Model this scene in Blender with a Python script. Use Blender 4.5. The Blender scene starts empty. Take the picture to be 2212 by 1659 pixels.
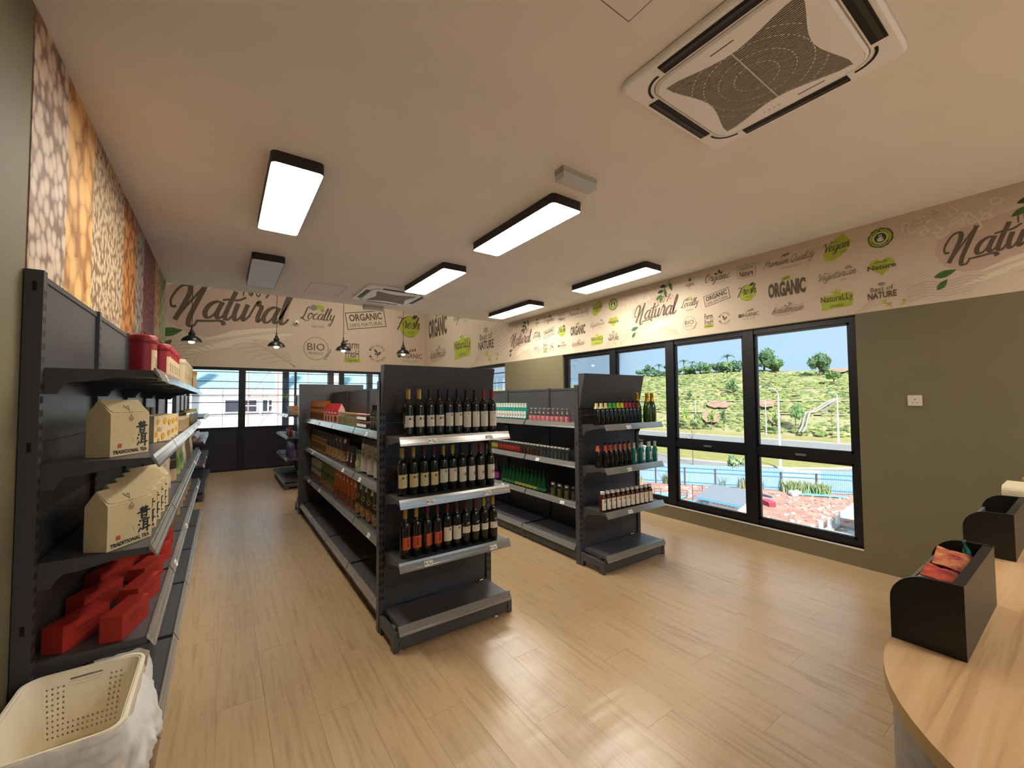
import bpy, math, random
from mathutils import Vector, Matrix, noise
R = math.radians
PI = math.pi
rnd = random.Random(7)
sc = bpy.context.scene
col = sc.collection

# ---------------------------------------------------------------- camera
FPX = 893.268
YAW, PITCH, ROLL = R(34.98345), R(2.17752), R(-0.44840)
_f0 = Vector((math.sin(YAW), math.cos(YAW), 0)); _r0 = Vector((math.cos(YAW), -math.sin(YAW), 0)); _u0 = Vector((0, 0, 1))
_f = _f0*math.cos(PITCH)+_u0*math.sin(PITCH); _u1 = _u0*math.cos(PITCH)-_f0*math.sin(PITCH)
_r = _r0*math.cos(ROLL)+_u1*math.sin(ROLL); _u = _u1*math.cos(ROLL)-_r0*math.sin(ROLL)
cd = bpy.data.cameras.new('camera'); cam = bpy.data.objects.new('camera', cd); col.objects.link(cam)
mw = Matrix((( _r.x, _u.x, -_f.x, 0), (_r.y, _u.y, -_f.y, 0), (_r.z, _u.z, -_f.z, 1.5), (0, 0, 0, 1)))
cam.matrix_world = mw
cd.sensor_fit = 'HORIZONTAL'; cd.sensor_width = 36; cd.lens = FPX*36/2212; cd.clip_start = 0.02; cd.clip_end = 2000
sc.camera = cam
sc.cycles.diffuse_bounces = 8; sc.cycles.max_bounces = 12; sc.cycles.transparent_max_bounces = 16
# ---------------------------------------------------------------- sky, sun, exposure
SKY_STRENGTH = 1.15
SUN_STRENGTH = 9.0
LED_STRENGTH = 39.5
LED_COL = (1.0, 0.95, 0.84)
sc.view_settings.view_transform = 'Standard'; sc.view_settings.look = 'None'
sc.view_settings.exposure = 0.0; sc.view_settings.gamma = 1.0; sc.view_settings.use_curve_mapping = False
w = bpy.data.worlds.new('sky'); sc.world = w; w.use_nodes = True
nt = w.node_tree; nt.nodes.clear()
bg = nt.nodes.new('ShaderNodeBackground'); wo = nt.nodes.new('ShaderNodeOutputWorld')
tc = nt.nodes.new('ShaderNodeTexCoord'); sx = nt.nodes.new('ShaderNodeSeparateXYZ'); rp = nt.nodes.new('ShaderNodeValToRGB')
nt.links.new(tc.outputs['Generated'], sx.inputs[0]); nt.links.new(sx.outputs['Z'], rp.inputs[0])
rp.color_ramp.elements[0].position = 0.0; rp.color_ramp.elements[0].color = (0.47, 0.70, 0.93, 1)
rp.color_ramp.elements[1].position = 0.45; rp.color_ramp.elements[1].color = (0.60, 0.80, 1.0, 1)
nt.links.new(rp.outputs[0], bg.inputs['Color']); bg.inputs['Strength'].default_value = SKY_STRENGTH
nt.links.new(bg.outputs[0], wo.inputs['Surface'])
sl = bpy.data.lights.new('sun', 'SUN'); so = bpy.data.objects.new('sun', sl); col.objects.link(so)
sl.energy = SUN_STRENGTH; sl.angle = R(8); sl.color = (1.0, 0.96, 0.88)
so.rotation_euler = Vector((0.52, 0.72, -0.70)).to_track_quat('-Z', 'Y').to_euler(); so.location = (-5, 0, 12)

# ---------------------------------------------------------------- materials
def lin(c):
    if isinstance(c, str):
        c = c.lstrip('#'); c = tuple(int(c[i:i+2], 16)/255 for i in (0, 2, 4))
    return tuple((x/12.92 if x <= .04045 else ((x+.055)/1.055)**2.4) for x in c)
MATS = {}
def M(name, c, rough=.5, metal=0., spec=.5, emit=0., trans=0., alpha=1., coat=0., noise_=0., nscale=8., stretch=(1, 1, 1), bump=0., ior=1.45, c2=None):
    if name in MATS: return MATS[name]
    m = bpy.data.materials.new(name); m.use_nodes = True; n = m.node_tree
    b = n.nodes['Principled BSDF']; L = lin(c)
    b.inputs['Base Color'].default_value = (*L, 1); b.inputs['Roughness'].default_value = rough; b.inputs['Metallic'].default_value = metal
    b.inputs['Specular IOR Level'].default_value = spec; b.inputs['IOR'].default_value = ior
    b.inputs['Transmission Weight'].default_value = trans; b.inputs['Alpha'].default_value = alpha; b.inputs['Coat Weight'].default_value = coat
    if emit: b.inputs['Emission Color'].default_value = (*L, 1); b.inputs['Emission Strength'].default_value = emit
    if noise_ or bump:
        t = n.nodes.new('ShaderNodeTexCoord'); mp = n.nodes.new('ShaderNodeMapping'); nz = n.nodes.new('ShaderNodeTexNoise')
        mp.inputs['Scale'].default_value = stretch; nz.inputs['Scale'].default_value = nscale; nz.inputs['Detail'].default_value = 5
        n.links.new(t.outputs['Object'], mp.inputs[0]); n.links.new(mp.outputs[0], nz.inputs['Vector'])
        if noise_:
            r = n.nodes.new('ShaderNodeValToRGB'); L2 = lin(c2) if c2 else tuple(x*(1-noise_) for x in L)
            r.color_ramp.elements[0].color = (*L2, 1); r.color_ramp.elements[1].color = (*(L if c2 else tuple(min(1, x*(1+noise_*.6)) for x in L)), 1)
            r.color_ramp.elements[0].position = .35; r.color_ramp.elements[1].position = .68
            n.links.new(nz.outputs['Fac'], r.inputs[0]); n.links.new(r.outputs[0], b.inputs['Base Color'])
        if bump:
            bp = n.nodes.new('ShaderNodeBump'); bp.inputs['Strength'].default_value = bump; bp.inputs['Distance'].default_value = .02
            n.links.new(nz.outputs['Fac'], bp.inputs['Height']); n.links.new(bp.outputs[0], b.inputs['Normal'])
    MATS[name] = m; return m
def glass(name, tint=(1, 1, 1), gloss=.08, rough=.02):
    if name in MATS: return MATS[name]
    m = bpy.data.materials.new(name); m.use_nodes = True; n = m.node_tree; n.nodes.clear()
    o = n.nodes.new('ShaderNodeOutputMaterial'); t = n.nodes.new('ShaderNodeBsdfTransparent'); g = n.nodes.new('ShaderNodeBsdfGlossy')
    x = n.nodes.new('ShaderNodeMixShader'); lw = n.nodes.new('ShaderNodeLayerWeight'); mt = n.nodes.new('ShaderNodeMath'); mt.operation = 'MULTIPLY_ADD'
    lw.inputs['Blend'].default_value = .35; mt.inputs[1].default_value = .5; mt.inputs[2].default_value = gloss
    t.inputs[0].default_value = (*tint, 1); g.inputs['Roughness'].default_value = rough
    n.links.new(lw.outputs['Fresnel'], mt.inputs[0]); n.links.new(mt.outputs[0], x.inputs[0])
    n.links.new(t.outputs[0], x.inputs[1]); n.links.new(g.outputs[0], x.inputs[2]); n.links.new(x.outputs[0], o.inputs[0])
    MATS[name] = m; return m
def sheet(name, c, clear=.4):
    if name in MATS: return MATS[name]
    m = bpy.data.materials.new(name); m.use_nodes = True; n = m.node_tree; b = n.nodes['Principled BSDF']; o = n.nodes['Material Output']
    b.inputs['Base Color'].default_value = (*lin(c), 1); b.inputs['Roughness'].default_value = .3
    t = n.nodes.new('ShaderNodeBsdfTransparent'); x = n.nodes.new('ShaderNodeMixShader'); x.inputs[0].default_value = clear
    n.links.new(b.outputs[0], x.inputs[1]); n.links.new(t.outputs[0], x.inputs[2]); n.links.new(x.outputs[0], o.inputs[0])
    MATS[name] = m; return m

# ---------------------------------------------------------------- mesh building
class MB:
    def __init__(s): s.v = []; s.f = []; s.m = []; s.sm = []
    def add(s, vs, fs, mi=0, smooth=False):
        k = len(s.v); s.v += [tuple(p) for p in vs]
        for f in fs: s.f.append([k+i for i in f]); s.m.append(mi); s.sm.append(smooth)
        return s
    def box(s, x0, y0, z0, x1, y1, z1, mi=0):
        return s.add([(x0, y0, z0), (x1, y0, z0), (x1, y1, z0), (x0, y1, z0), (x0, y0, z1), (x1, y0, z1), (x1, y1, z1), (x0, y1, z1)],
              [(0, 3, 2, 1), (4, 5, 6, 7), (0, 1, 5, 4), (1, 2, 6, 5), (2, 3, 7, 6), (3, 0, 4, 7)], mi)
    def quad(s, a, b, c, d, mi=0): return s.add([a, b, c, d], [(0, 1, 2, 3)], mi)
    def prism(s, poly, axis, a0, a1, mi=0, smooth=False):
        n = len(poly)
        def P(p, a):
            if axis == 'x': return (a, p[0], p[1])
            if axis == 'y': return (p[0], a, p[1])
            return (p[0], p[1], a)
        vs = [P(p, a0) for p in poly]+[P(p, a1) for p in poly]
        s.add(vs, [tuple(range(n))[::-1], tuple(range(n, 2*n))], mi)
        return s.add(vs, [(i, (i+1) % n, n+(i+1) % n, n+i) for i in range(n)], mi, smooth)
    def lathe(s, prof, n=20, c=(0, 0, 0), mi=0, a0=0., a1=2*PI, smooth=True, rx=1., ry=1.):
        full = abs(a1-a0-2*PI) < 1e-6; k = n if full else n+1; vs = []
        for r, z in prof:
            for i in range(k):
                a = a0+(a1-a0)*i/n; vs.append((c[0]+r*rx*math.cos(a), c[1]+r*ry*math.sin(a), c[2]+z))
        fs = []
        for j in range(len(prof)-1):
            for i in range(n):
                i2 = (i+1) % k; fs.append((j*k+i, j*k+i2, (j+1)*k+i2, (j+1)*k+i))
        s.add(vs, fs, mi, smooth)
        if full:
            for j, rev in ((0, True), (len(prof)-1, False)):
                if prof[j][0] > 1e-5:
                    f = [j*k+i for i in range(k)]; s.add([vs[i] for i in f], [tuple(range(k))[::-1] if rev else tuple(range(k))], mi)
        return s
    def tube(s, pts, r, n=6, mi=0, cap=True):
        pts = [Vector(p) for p in pts]; vs = []; N = len(pts); ref = None
        for i, p in enumerate(pts):
            d = (pts[min(i+1, N-1)]-pts[max(i-1, 0)]).normalized()
            if ref is None: ref = Vector((0, 0, 1)) if abs(d.z) < .9 else Vector((1, 0, 0))
            a = d.cross(ref).normalized(); b = a.cross(d).normalized(); ref = b
            rr = r[i] if isinstance(r, (list, tuple)) else r
            vs += [p+a*rr*math.cos(2*PI*k/n)+b*rr*math.sin(2*PI*k/n) for k in range(n)]
        fs = [(i*n+k, i*n+(k+1) % n, (i+1)*n+(k+1) % n, (i+1)*n+k) for i in range(N-1) for k in range(n)]
        s.add(vs, fs, mi, True)
        if cap: s.add(vs[:n], [tuple(range(n))], mi); s.add(vs[-n:], [tuple(range(n))], mi)
        return s
    def blob(s, c, rx, ry, rz, nu=8, nv=6, mi=0, jit=0., seed=0, smooth=True):
        vs = []; fs = []
        for j in range(nv+1):
            t = PI*j/nv
            for i in range(nu):
                a = 2*PI*i/nu; d = Vector((math.sin(t)*math.cos(a), math.sin(t)*math.sin(a), math.cos(t)))
                q = 1+jit*noise.noise(d*1.7+Vector((seed*3.1, seed*1.7, seed))) if jit else 1
                vs.append((c[0]+d.x*rx*q, c[1]+d.y*ry*q, c[2]+d.z*rz*q))
        for j in range(nv):
            for i in range(nu): fs.append((j*nu+i, (j+1)*nu+i, (j+1)*nu+(i+1) % nu, j*nu+(i+1) % nu))
        return s.add(vs, fs, mi, smooth)
    def xf(s, mt):
        s.v = [tuple(mt @ Vector(p)) for p in s.v]; return s
    def mesh(s, name, mats, angle=40):
        me = bpy.data.meshes.new(name); me.from_pydata(s.v, [], s.f)
        for m in (mats if isinstance(mats, (list, tuple)) else [mats]): me.materials.append(m)
        me.polygons.foreach_set('material_index', s.m); me.polygons.foreach_set('use_smooth', s.sm)
        if any(s.sm): me.set_sharp_from_angle(angle=R(angle))
        me.update(); return me
    def build(s, name, mats, parent=None, loc=(0, 0, 0), rz=0., **tags):
        return link(name, s.mesh(name, mats), parent, loc, rz, **tags)
def link(name, me, parent=None, loc=(0, 0, 0), rz=0., **tags):
    o = bpy.data.objects.new(name, me); col.objects.link(o); o.location = loc
    if rz: o.rotation_euler = (0, 0, rz)
    if parent: o.parent = parent
    for k, v in tags.items():
        if v: o[k] = v
    return o
def thing(name, label, cat, loc=(0, 0, 0), rz=0., group=None):
    o = bpy.data.objects.new(name, None); col.objects.link(o); o.empty_display_size = .05
    o.location = loc; o.rotation_euler = (0, 0, rz); o['label'] = label; o['category'] = cat
    if group: o['group'] = group
    return o
def struct(name, mb, mats, parent=None, loc=(0, 0, 0)):
    o = mb.build(name, mats, parent, loc)
    if not parent: o['kind'] = 'structure'
    return o
CACHE = {}
def cached(key, fn):
    if key not in CACHE: CACHE[key] = fn()
    return CACHE[key]
ORD = ['first', 'second', 'third', 'fourth', 'fifth', 'sixth', 'seventh', 'eighth', 'ninth', 'tenth', 'eleventh', 'twelfth', 'thirteenth',
       'fourteenth', 'fifteenth', 'sixteenth', 'seventeenth', 'eighteenth', 'nineteenth', 'twentieth', 'twenty-first', 'twenty-second', 'twenty-third', 'twenty-fourth', 'twenty-fifth', 'twenty-sixth']
def rrect(x0, y0, x1, y1, r, n=5):
    out = []
    for cx, cy, a in ((x1-r, y0+r, -90), (x1-r, y1-r, 0), (x0+r, y1-r, 90), (x0+r, y0+r, 180)):
        for i in range(n+1):
            t = R(a+90*i/n); out.append((cx+r*math.cos(t), cy+r*math.sin(t)))
    return out
def bez(pts, k=6):
    """Catmull-Rom through the points"""
    if len(pts) < 3: return [tuple(p) for p in pts]
    P = [Vector((*p, 0)) if len(p) == 2 else Vector(p) for p in pts]; P = [P[0]*2-P[1]]+P+[P[-1]*2-P[-2]]; out = []; d = len(pts[0])
    for i in range(1, len(P)-2):
        for j in range(k):
            t = j/k; a, b, c, e = P[i-1:i+3]
            q = .5*((2*b)+(c-a)*t+(2*a-5*b+4*c-e)*t*t+(3*b-a-3*c+e)*t**3); out.append(tuple(q)[:d])
    out.append(tuple(P[-2])[:d]); return out
# shared materials
STEEL = M('charcoal_steel', '#474649', .38, 0, .5)
STEEL_D = M('black_slot', '#08080a', .8)
STRIP = M('clear_label_holder', '#aeaba6', .18, .6)
PAPER = M('white_paper', '#e8e4da', .7)
INK = M('dark_ink', '#3a342c', .7)
BLACK = M('black_plastic', '#111112', .35)
# ================================================================ room shell
XR, XL, YB, YC, ZC, ZU = 4.63, -0.61, 10.87, 6.75, 3.02, 4.75
OLIVE = M('olive_paint', '#70674c', .65, noise_=.04, nscale=3)
CEIL = M('ceiling_paint', '#f0ebe4', .8, noise_=.03, nscale=2)
FRAME = M('black_window_frame', '#141416', .35)
GLASS = glass('window_glass', (.98, .99, .99), .0)
# floor
def wood(name, a, b, c, scale=1.0, rough=.3, axis='y', rand=True, wave=.0):
    m = bpy.data.materials.new(name); m.use_nodes = True; n = m.node_tree; p = n.nodes['Principled BSDF']
    g = n.nodes.new('ShaderNodeNewGeometry'); mp = n.nodes.new('ShaderNodeMapping'); ad = n.nodes.new('ShaderNodeVectorMath'); oi = n.nodes.new('ShaderNodeObjectInfo')
    ml = n.nodes.new('ShaderNodeMath'); ml.operation = 'MULTIPLY'; ml.inputs[1].default_value = 37.0 if rand else 0.0
    n.links.new(oi.outputs['Random'], ml.inputs[0]); n.links.new(g.outputs['Position'], ad.inputs[0]); n.links.new(ml.outputs[0], ad.inputs[1])
    mp.inputs['Scale'].default_value = (27*scale, 1.5*scale, 9*scale) if axis == 'y' else (.8*scale, 17*scale, 9*scale)
    n.links.new(ad.outputs[0], mp.inputs[0])
    nz = n.nodes.new('ShaderNodeTexNoise'); nz.inputs['Scale'].default_value = 1.6; nz.inputs['Detail'].default_value = 7; nz.inputs['Distortion'].default_value = .5
    n.links.new(mp.outputs[0], nz.inputs['Vector'])
    r = n.nodes.new('ShaderNodeValToRGB'); e = r.color_ramp.elements
    e[0].position = .30; e[0].color = (*lin(a), 1); e[1].position = .72; e[1].color = (*lin(c), 1)
    k = e.new(.46); k.color = (*lin(b), 1)
    n.links.new(nz.outputs['Fac'], r.inputs[0])
    hs = n.nodes.new('ShaderNodeHueSaturation'); mr = n.nodes.new('ShaderNodeMapRange')
    mr.inputs[3].default_value = .965; mr.inputs[4].default_value = 1.035
    n.links.new(oi.outputs['Random'], mr.inputs[0])
    if rand: n.links.new(mr.outputs[0], hs.inputs['Value'])
    n.links.new(r.outputs[0], hs.inputs['Color']); n.links.new(hs.outputs[0], p.inputs['Base Color'])
    p.inputs['Roughness'].default_value = rough; p.inputs['Specular IOR Level'].default_value = 1.0 if wave else .6; p.inputs['Coat Weight'].default_value = .0; p.inputs['Coat Roughness'].default_value = .16
    bp = n.nodes.new('ShaderNodeBump'); bp.inputs['Strength'].default_value = .06; bp.inputs['Distance'].default_value = .01
    n.links.new(nz.outputs['Fac'], bp.inputs['Height'])
    if wave:
        w2 = n.nodes.new('ShaderNodeTexNoise'); w2.inputs['Scale'].default_value = 2.2; w2.inputs['Detail'].default_value = 2
        m2 = n.nodes.new('ShaderNodeMapping'); m2.inputs['Scale'].default_value = (1.0, 3.2, 1)
        n.links.new(g.outputs['Position'], m2.inputs[0]); n.links.new(m2.outputs[0], w2.inputs['Vector'])
        b2 = n.nodes.new('ShaderNodeBump'); b2.inputs['Strength'].default_value = wave; b2.inputs['Distance'].default_value = .05
        n.links.new(w2.outputs['Fac'], b2.inputs['Height']); n.links.new(b2.outputs[0], bp.inputs['Normal'])
    n.links.new(bp.outputs[0], p.inputs['Normal']); MATS[name] = m; return m
PLANK = wood('oak_vinyl_plank', '#9f815e', '#b0936e', '#b89b76', 1.0, .30, wave=.13)
mb = MB(); mb.box(-1.6, -2.7, -.25, XR+.2, YB+.2, -.0045)
floor = struct('floor', mb, M('plank_joint', '#8a6c4a', .6))
pw, pl = .2017, 1.22
nrow = 26
for i in range(nrow):
    off = (i*.37) % 1.0*pl; x0 = XL+.0015+i*pw
    y = -2.5-off*.0
    ys = [-2.5]+[yy for yy in [(-2.5+off+k*pl) for k in range(12)] if -2.3 < yy < YB-.2]+[YB]
    for a, b in zip(ys[:-1], ys[1:]):
        m_ = cached(('plank', round(b-a, 3)), lambda L=b-a: MB().box(0, 0, -.0045, pw-.0010, L-.0010, 0).mesh('plank', PLANK))
        link('plank', m_, floor, (x0, a, 0))
# walls
def wall_boxes(mb, x0, x1, ylo, yhi, zlo, zhi, holes, ax='y'):
    """wall slab with rectangular openings given as (a0,a1,z0,z1), sorted and disjoint"""
    def bx(a0, a1, z0, z1):
        if a1-a0 > 1e-4 and z1-z0 > 1e-4:
            if ax == 'y': mb.box(x0, a0, z0, x1, a1, z1)
            else: mb.box(a0, x0, z0, a1, x1, z1)
    a = ylo
    for h in holes:
        bx(a, h[0], zlo, zhi); bx(h[0], h[1], zlo, h[2]); bx(h[0], h[1], h[3], zhi); a = h[1]
    bx(a, yhi, zlo, zhi)
mb = MB(); wall_boxes(mb, XR, XR+.18, -2.7, YB+.2, -.25, 5.0, [(1.25, 5.14, .165, 2.235), (6.86, 10.75, .165, 2.235)])
wall_right = struct('wall_right', mb, OLIVE)
mb = MB(); mb.box(XL-.15, -2.7, -.25, XL, YC, 3.2); wall_left = struct('wall_left', mb, OLIVE)
mb = MB(); wall_boxes(mb, YB, YB+.18, -1.6, XR, -.25, 5.0, [(-1.4, 4.585, 0.0, 2.25)], 'x'); wall_back = struct('wall_back', mb, OLIVE)
mb = MB(); mb.box(-1.75, YC-.15, -.25, XL-.15, YC, 5); mb.box(-1.75, YC, -.25, -1.6, YB+.18, 5); struct('wall_far_left', mb, OLIVE)
mb = MB(); wall_boxes(mb, -2.7, -2.5, XL-.15, XR+.18, -.25, 3.2, [(.2, 4.5, .1, 2.75)], 'x'); struct('wall_rear', mb, OLIVE)
mb = MB()
for a in ((.2, .26), (1.6, 1.66), (3.05, 3.11), (4.44, 4.5)): mb.box(a[0], -2.64, .1, a[1], -2.58, 2.75)
mb.box(.2, -2.64, .1, 4.5, -2.58, .16).box(.2, -2.64, 2.69, 4.5, -2.58, 2.75); window_4 = struct('window_4', mb, FRAME)
for a, b in ((.26, 1.6), (1.66, 3.05), (3.11, 4.44)): MB().box(a, -2.613, .16, b, -2.607, 2.69).build('pane', GLASS, window_4)
mb = MB(); mb.box(XL-.15, -2.7, ZC, XR+.0, YC, 3.2)
ceiling = struct('ceiling', mb, CEIL)
mb = MB(); mb.box(-1.75, YC, ZU, XR, YB, 5.0); struct('ceiling_upper', mb, CEIL)
mb = MB(); mb.box(-1.6, YC-.12, 3.2, XR, YC, 5.0); struct('wall_bulkhead', mb, CEIL)
# access panels in the ceiling: fine recessed joints
JOINT = M('panel_joint', '#6f6252', .8)
for x0, y0, x1, y1 in ((.72, .445, 1.32, 1.045), (.905, 5.72, 1.34, 6.30)):
    mb = MB(); t = .004
    for a in ((x0, y0, x1, y0+t), (x0, y1-t, x1, y1), (x0, y0, x0+t, y1), (x1-t, y0, x1, y1)): mb.box(a[0], a[1], ZC-.001, a[2], a[3], ZC+.01)
    mb.build('access_panel_joint', JOINT, ceiling)
    MB().box(x0+t, y0+t, ZC-.0015, x1-t, y1-t, ZC+.01).build('access_panel', CEIL, ceiling)
# ---------------------------------------------------------------- seed mural on the left wall
def seedmat(name, base, dark, sx, sz, c3=None):
    m = bpy.data.materials.new(name); m.use_nodes = True; n = m.node_tree; p = n.nodes['Principled BSDF']
    g = n.nodes.new('ShaderNodeNewGeometry'); mp = n.nodes.new('ShaderNodeMapping'); mp.inputs['Scale'].default_value = (1, sx, sz)
    nz = n.nodes.new('ShaderNodeTexNoise'); nz.inputs['Scale'].default_value = .35; va = n.nodes.new('ShaderNodeVectorMath')
    vs = n.nodes.new('ShaderNodeVectorMath'); vs.operation = 'SCALE'; vs.inputs['Scale'].default_value = .35
    n.links.new(g.outputs['Position'], mp.inputs[0]); n.links.new(mp.outputs[0], nz.inputs['Vector'])
    n.links.new(nz.outputs['Color'], vs.inputs[0]); n.links.new(mp.outputs[0], va.inputs[0]); n.links.new(vs.outputs[0], va.inputs[1])
    vo = n.nodes.new('ShaderNodeTexVoronoi'); vo.feature = 'DISTANCE_TO_EDGE'; vo.inputs['Scale'].default_value = 1
    v2 = n.nodes.new('ShaderNodeTexVoronoi'); v2.inputs['Scale'].default_value = 1
    n.links.new(va.outputs[0], vo.inputs['Vector']); n.links.new(va.outputs[0], v2.inputs['Vector'])
    r = n.nodes.new('ShaderNodeValToRGB'); e = r.color_ramp.elements
    e[0].position = .22; e[0].color = (*lin(base), 1); e[1].position = .66; e[1].color = (*lin(dark), 1)
    k = e.new(.45); k.color = (*[(x*.72+y*.28) for x, y in zip(lin(base), lin(dark))], 1)
    n.links.new(v2.outputs['Distance'], r.inputs[0])
    mx = n.nodes.new('ShaderNodeMix'); mx.data_type = 'RGBA'; mx.blend_type = 'MIX'
    bw = n.nodes.new('ShaderNodeSeparateColor'); n.links.new(v2.outputs['Color'], bw.inputs[0])
    ml = n.nodes.new('ShaderNodeMath'); ml.operation = 'MULTIPLY'; ml.inputs[1].default_value = .4; n.links.new(bw.outputs[0], ml.inputs[0])
    n.links.new(ml.outputs[0], mx.inputs[0]); n.links.new(r.outputs[0], mx.inputs[6])
    mx.inputs[7].default_value = (*lin(c3 or dark), 1); n.links.new(mx.outputs[2], p.inputs['Base Color'])
    p.inputs['Roughness'].default_value = .6; MATS[name] = m; return m
mural = MB().box(XL, 2.285, 0.0, XL+.002, YC-.001, ZC-.002).build('mural', M('mural_paper', '#a08872', .6), wall_left)
stripes = [(2.285, 2.72, '#d8c4ae', '#6e5340', 16, 14, '#b98f78'), (2.72, 3.18, '#e3ab62', '#8f5a22', 8.5, 7.2, '#eabf85'), (3.18, 4.05, '#cfb798', '#735a40', 28, 22, '#a98a68'),
           (4.05, 4.57, '#cf8f4c', '#77451c', 15, 12, '#a9662e'), (4.57, 4.97, '#b3a296', '#5c5048', 22, 15, '#8c7a70'), (4.97, 5.72, '#8f4a4e', '#4a2026', 26, 22, '#75383f'),
           (5.72, 6.12, '#cfa86a', '#7a5a2c', 24, 18, '#a98347'), (6.12, 6.749, '#97926a', '#4a4c2c', 16, 9, '#7a7c50')]
for i, (a, b, c, d, s1, s2, c3) in enumerate(stripes):
    MB().box(XL+.002, a, .0, XL+.004, b, ZC-.002).build('mural_stripe', seedmat('seeds_%d' % i, c, d, s1, s2, c3), mural)
# ---------------------------------------------------------------- window 1 (right wall)
win1 = MB()
x0, x1 = XR+.035, XR+.095
zb, zt = .165, 2.235
win1.box(x0+.001, 1.305, zb, x1, 5.085, zb+.055).box(x0+.001, 1.305, zt-.055, x1, 5.085, zt).box(x0, 1.25, zb, x1, 1.305, zt).box(x0, 5.085, zb, x1, 5.14, zt)
for y in (2.19, 3.15, 4.09): win1.box(x0-.01, y-.055, zb, x1, y+.055, zt)
win1.box(x0+.001, 1.305, .895, x1, 5.085, .985)
window_1 = struct('window_1', win1, FRAME)
ys = [1.305, 2.135, 2.245, 3.095, 3.205, 4.035, 4.145, 5.085]
for k in range(4):
    for za, zz in ((zb+.055, .895), (.985, zt-.055)):
        a, b = ys[2*k], ys[2*k+1]
        f = MB(); t = .022
        for q in ((a, za, b, za+t), (a, zz-t, b, zz), (a, za, a+t, zz), (b-t, za, b, zz)): f.box(x0+.012, q[0], q[1], x1-.012, q[2], q[3])
        f.build('sash', FRAME, window_1)
        MB().box(XR+.062, a+t, za+t, XR+.068, b-t, zz-t).build('pane', GLASS, window_1)
    if k < 3:
        c = (ys[2*k]+ys[2*k+1])/2
        h = MB(); h.box(x0-.012, c-.045, .935, x0, c+.045, .945).box(x0-.02, c-.045, .93, x0-.012, c+.045, .95)
        h.build('handle', M('silver_handle', '#b5b5b5', .3, .9), window_1)
MB().box(XR-.004, 1.25, .150, XR+.10, 5.14, .165).build('window_sill', M('sill_white', '#cfc8bb', .5), window_1)
# window 2 (right wall, far zone) with a bar grille
mb = MB(); mb.box(x0, 6.90, zb, x1, 10.70, zb+.05).box(x0, 6.90, zt-.06, x1, 10.70, zt).box(x0, 6.86, zb, x1, 6.90, zt).box(x0, 10.70, zb, x1, 10.75, zt)
for y in (7.88, 8.85, 9.8): mb.box(x0-.008, y-.05, zb+.001, x1, y+.05, zt-.001)
window_2 = struct('window_2', mb, FRAME)
for a, b in ((6.90, 7.83), (7.93, 8.80), (8.90, 9.75), (9.85, 10.70)): MB().box(XR+.062, a, zb+.05, XR+.068, b, zt-.06).build('pane', GLASS, window_2)
for z in (.45, .74, 1.03, 1.32, 1.6, 1.85, 2.05): MB().box(XR+.02, 6.87, z-.009, XR+.034, 10.74, z+.009).build('grille_bar', FRAME, window_2)
# window 3 (back wall, full width, dark lower panels, horizontal grille bars)
LOWER = M('dark_lower_panel', '#2b2733', .3)
yb0, yb1 = YB+.03, YB+.09
mb = MB(); mb.box(-1.4, yb0, 2.19, 4.585, yb1, 2.25).box(-1.4, yb0, 0, 4.585, yb1, .03).box(-1.4, yb0, .925, 4.585, yb1, .95)
mul = [(-1.4, -1.34), (-.62, -.57), (.285, .415), (1.38, 1.425), (2.37, 2.49), (3.36, 3.41), (4.54, 4.585)]
for a, b in mul: mb.box(a, yb0-.01, 0, b, yb1, 2.25)
window_3 = struct('window_3', mb, FRAME)
for (a0, a), (b, b1) in zip(mul[:-1], mul[1:]):
    MB().box(a, yb0+.02, .03, b, yb0+.03, .925).build('lower_panel', LOWER, window_3)
    MB().box(a, yb0+.022, .95, b, yb0+.028, 2.19).build('pane', GLASS, window_3)
    for z in (1.23, 1.49, 1.645, 1.79, 1.945, 2.15): MB().box(a, yb0-.002, z-.008, b, yb0+.012, z+.008).build('grille_bar', FRAME, window_3)
# ================================================================ printed wallpaper band
GEO = {}
def text_geo(s, bold=0.):
    k = (s, bold)
    if k not in GEO:
        cu = bpy.data.curves.new('t', 'FONT'); cu.body = s; cu.size = 1; cu.offset = bold; cu.resolution_u = 2
        o = bpy.data.objects.new('t', cu); col.objects.link(o)
        bpy.context.view_layer.update()
        me = bpy.data.meshes.new_from_object(o.evaluated_get(bpy.context.evaluated_depsgraph_get()))
        vs = [(v.co.x, v.co.y) for v in me.vertices]; fs = [tuple(p.vertices) for p in me.polygons]
        bpy.data.objects.remove(o); bpy.data.curves.remove(cu); bpy.data.meshes.remove(me)
        x0 = min(v[0] for v in vs); x1 = max(v[0] for v in vs); y0 = min(v[1] for v in vs); y1 = max(v[1] for v in vs)
        GEO[k] = ([((v[0]-x0)/(x1-x0)-.5, (v[1]-y0)/(y1-y0)-.5) for v in vs], fs, (x1-x0)/(y1-y0))
    return GEO[k]
S_ = {}
def G(ch, adv, *strokes): S_[ch] = (adv, strokes)
G('a', 1.0, [(.75, .85), (.55, 1.0), (.2, .8), (.05, .35), (.2, .03), (.45, .1), (.7, .6), (.8, 1.0)], [(.8, 1.0), (.68, .4), (.75, .05), (.95, .1), (1.1, .35)])
G('c', .78, [(.7, .8), (.5, 1.0), (.15, .75), (.05, .35), (.25, .0), (.55, .1), (.8, .4)])
G('d', 1.0, [(.75, .85), (.55, 1.0), (.2, .8), (.05, .35), (.2, .03), (.45, .1), (.7, .6)], [(.95, 2.0), (.78, .9), (.7, .25), (.82, .02), (1.1, .35)])
G('e', .75, [(.05, .4), (.4, .55), (.55, .85), (.35, 1.0), (.1, .7), (.08, .25), (.3, .0), (.6, .15), (.8, .45)])
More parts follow.
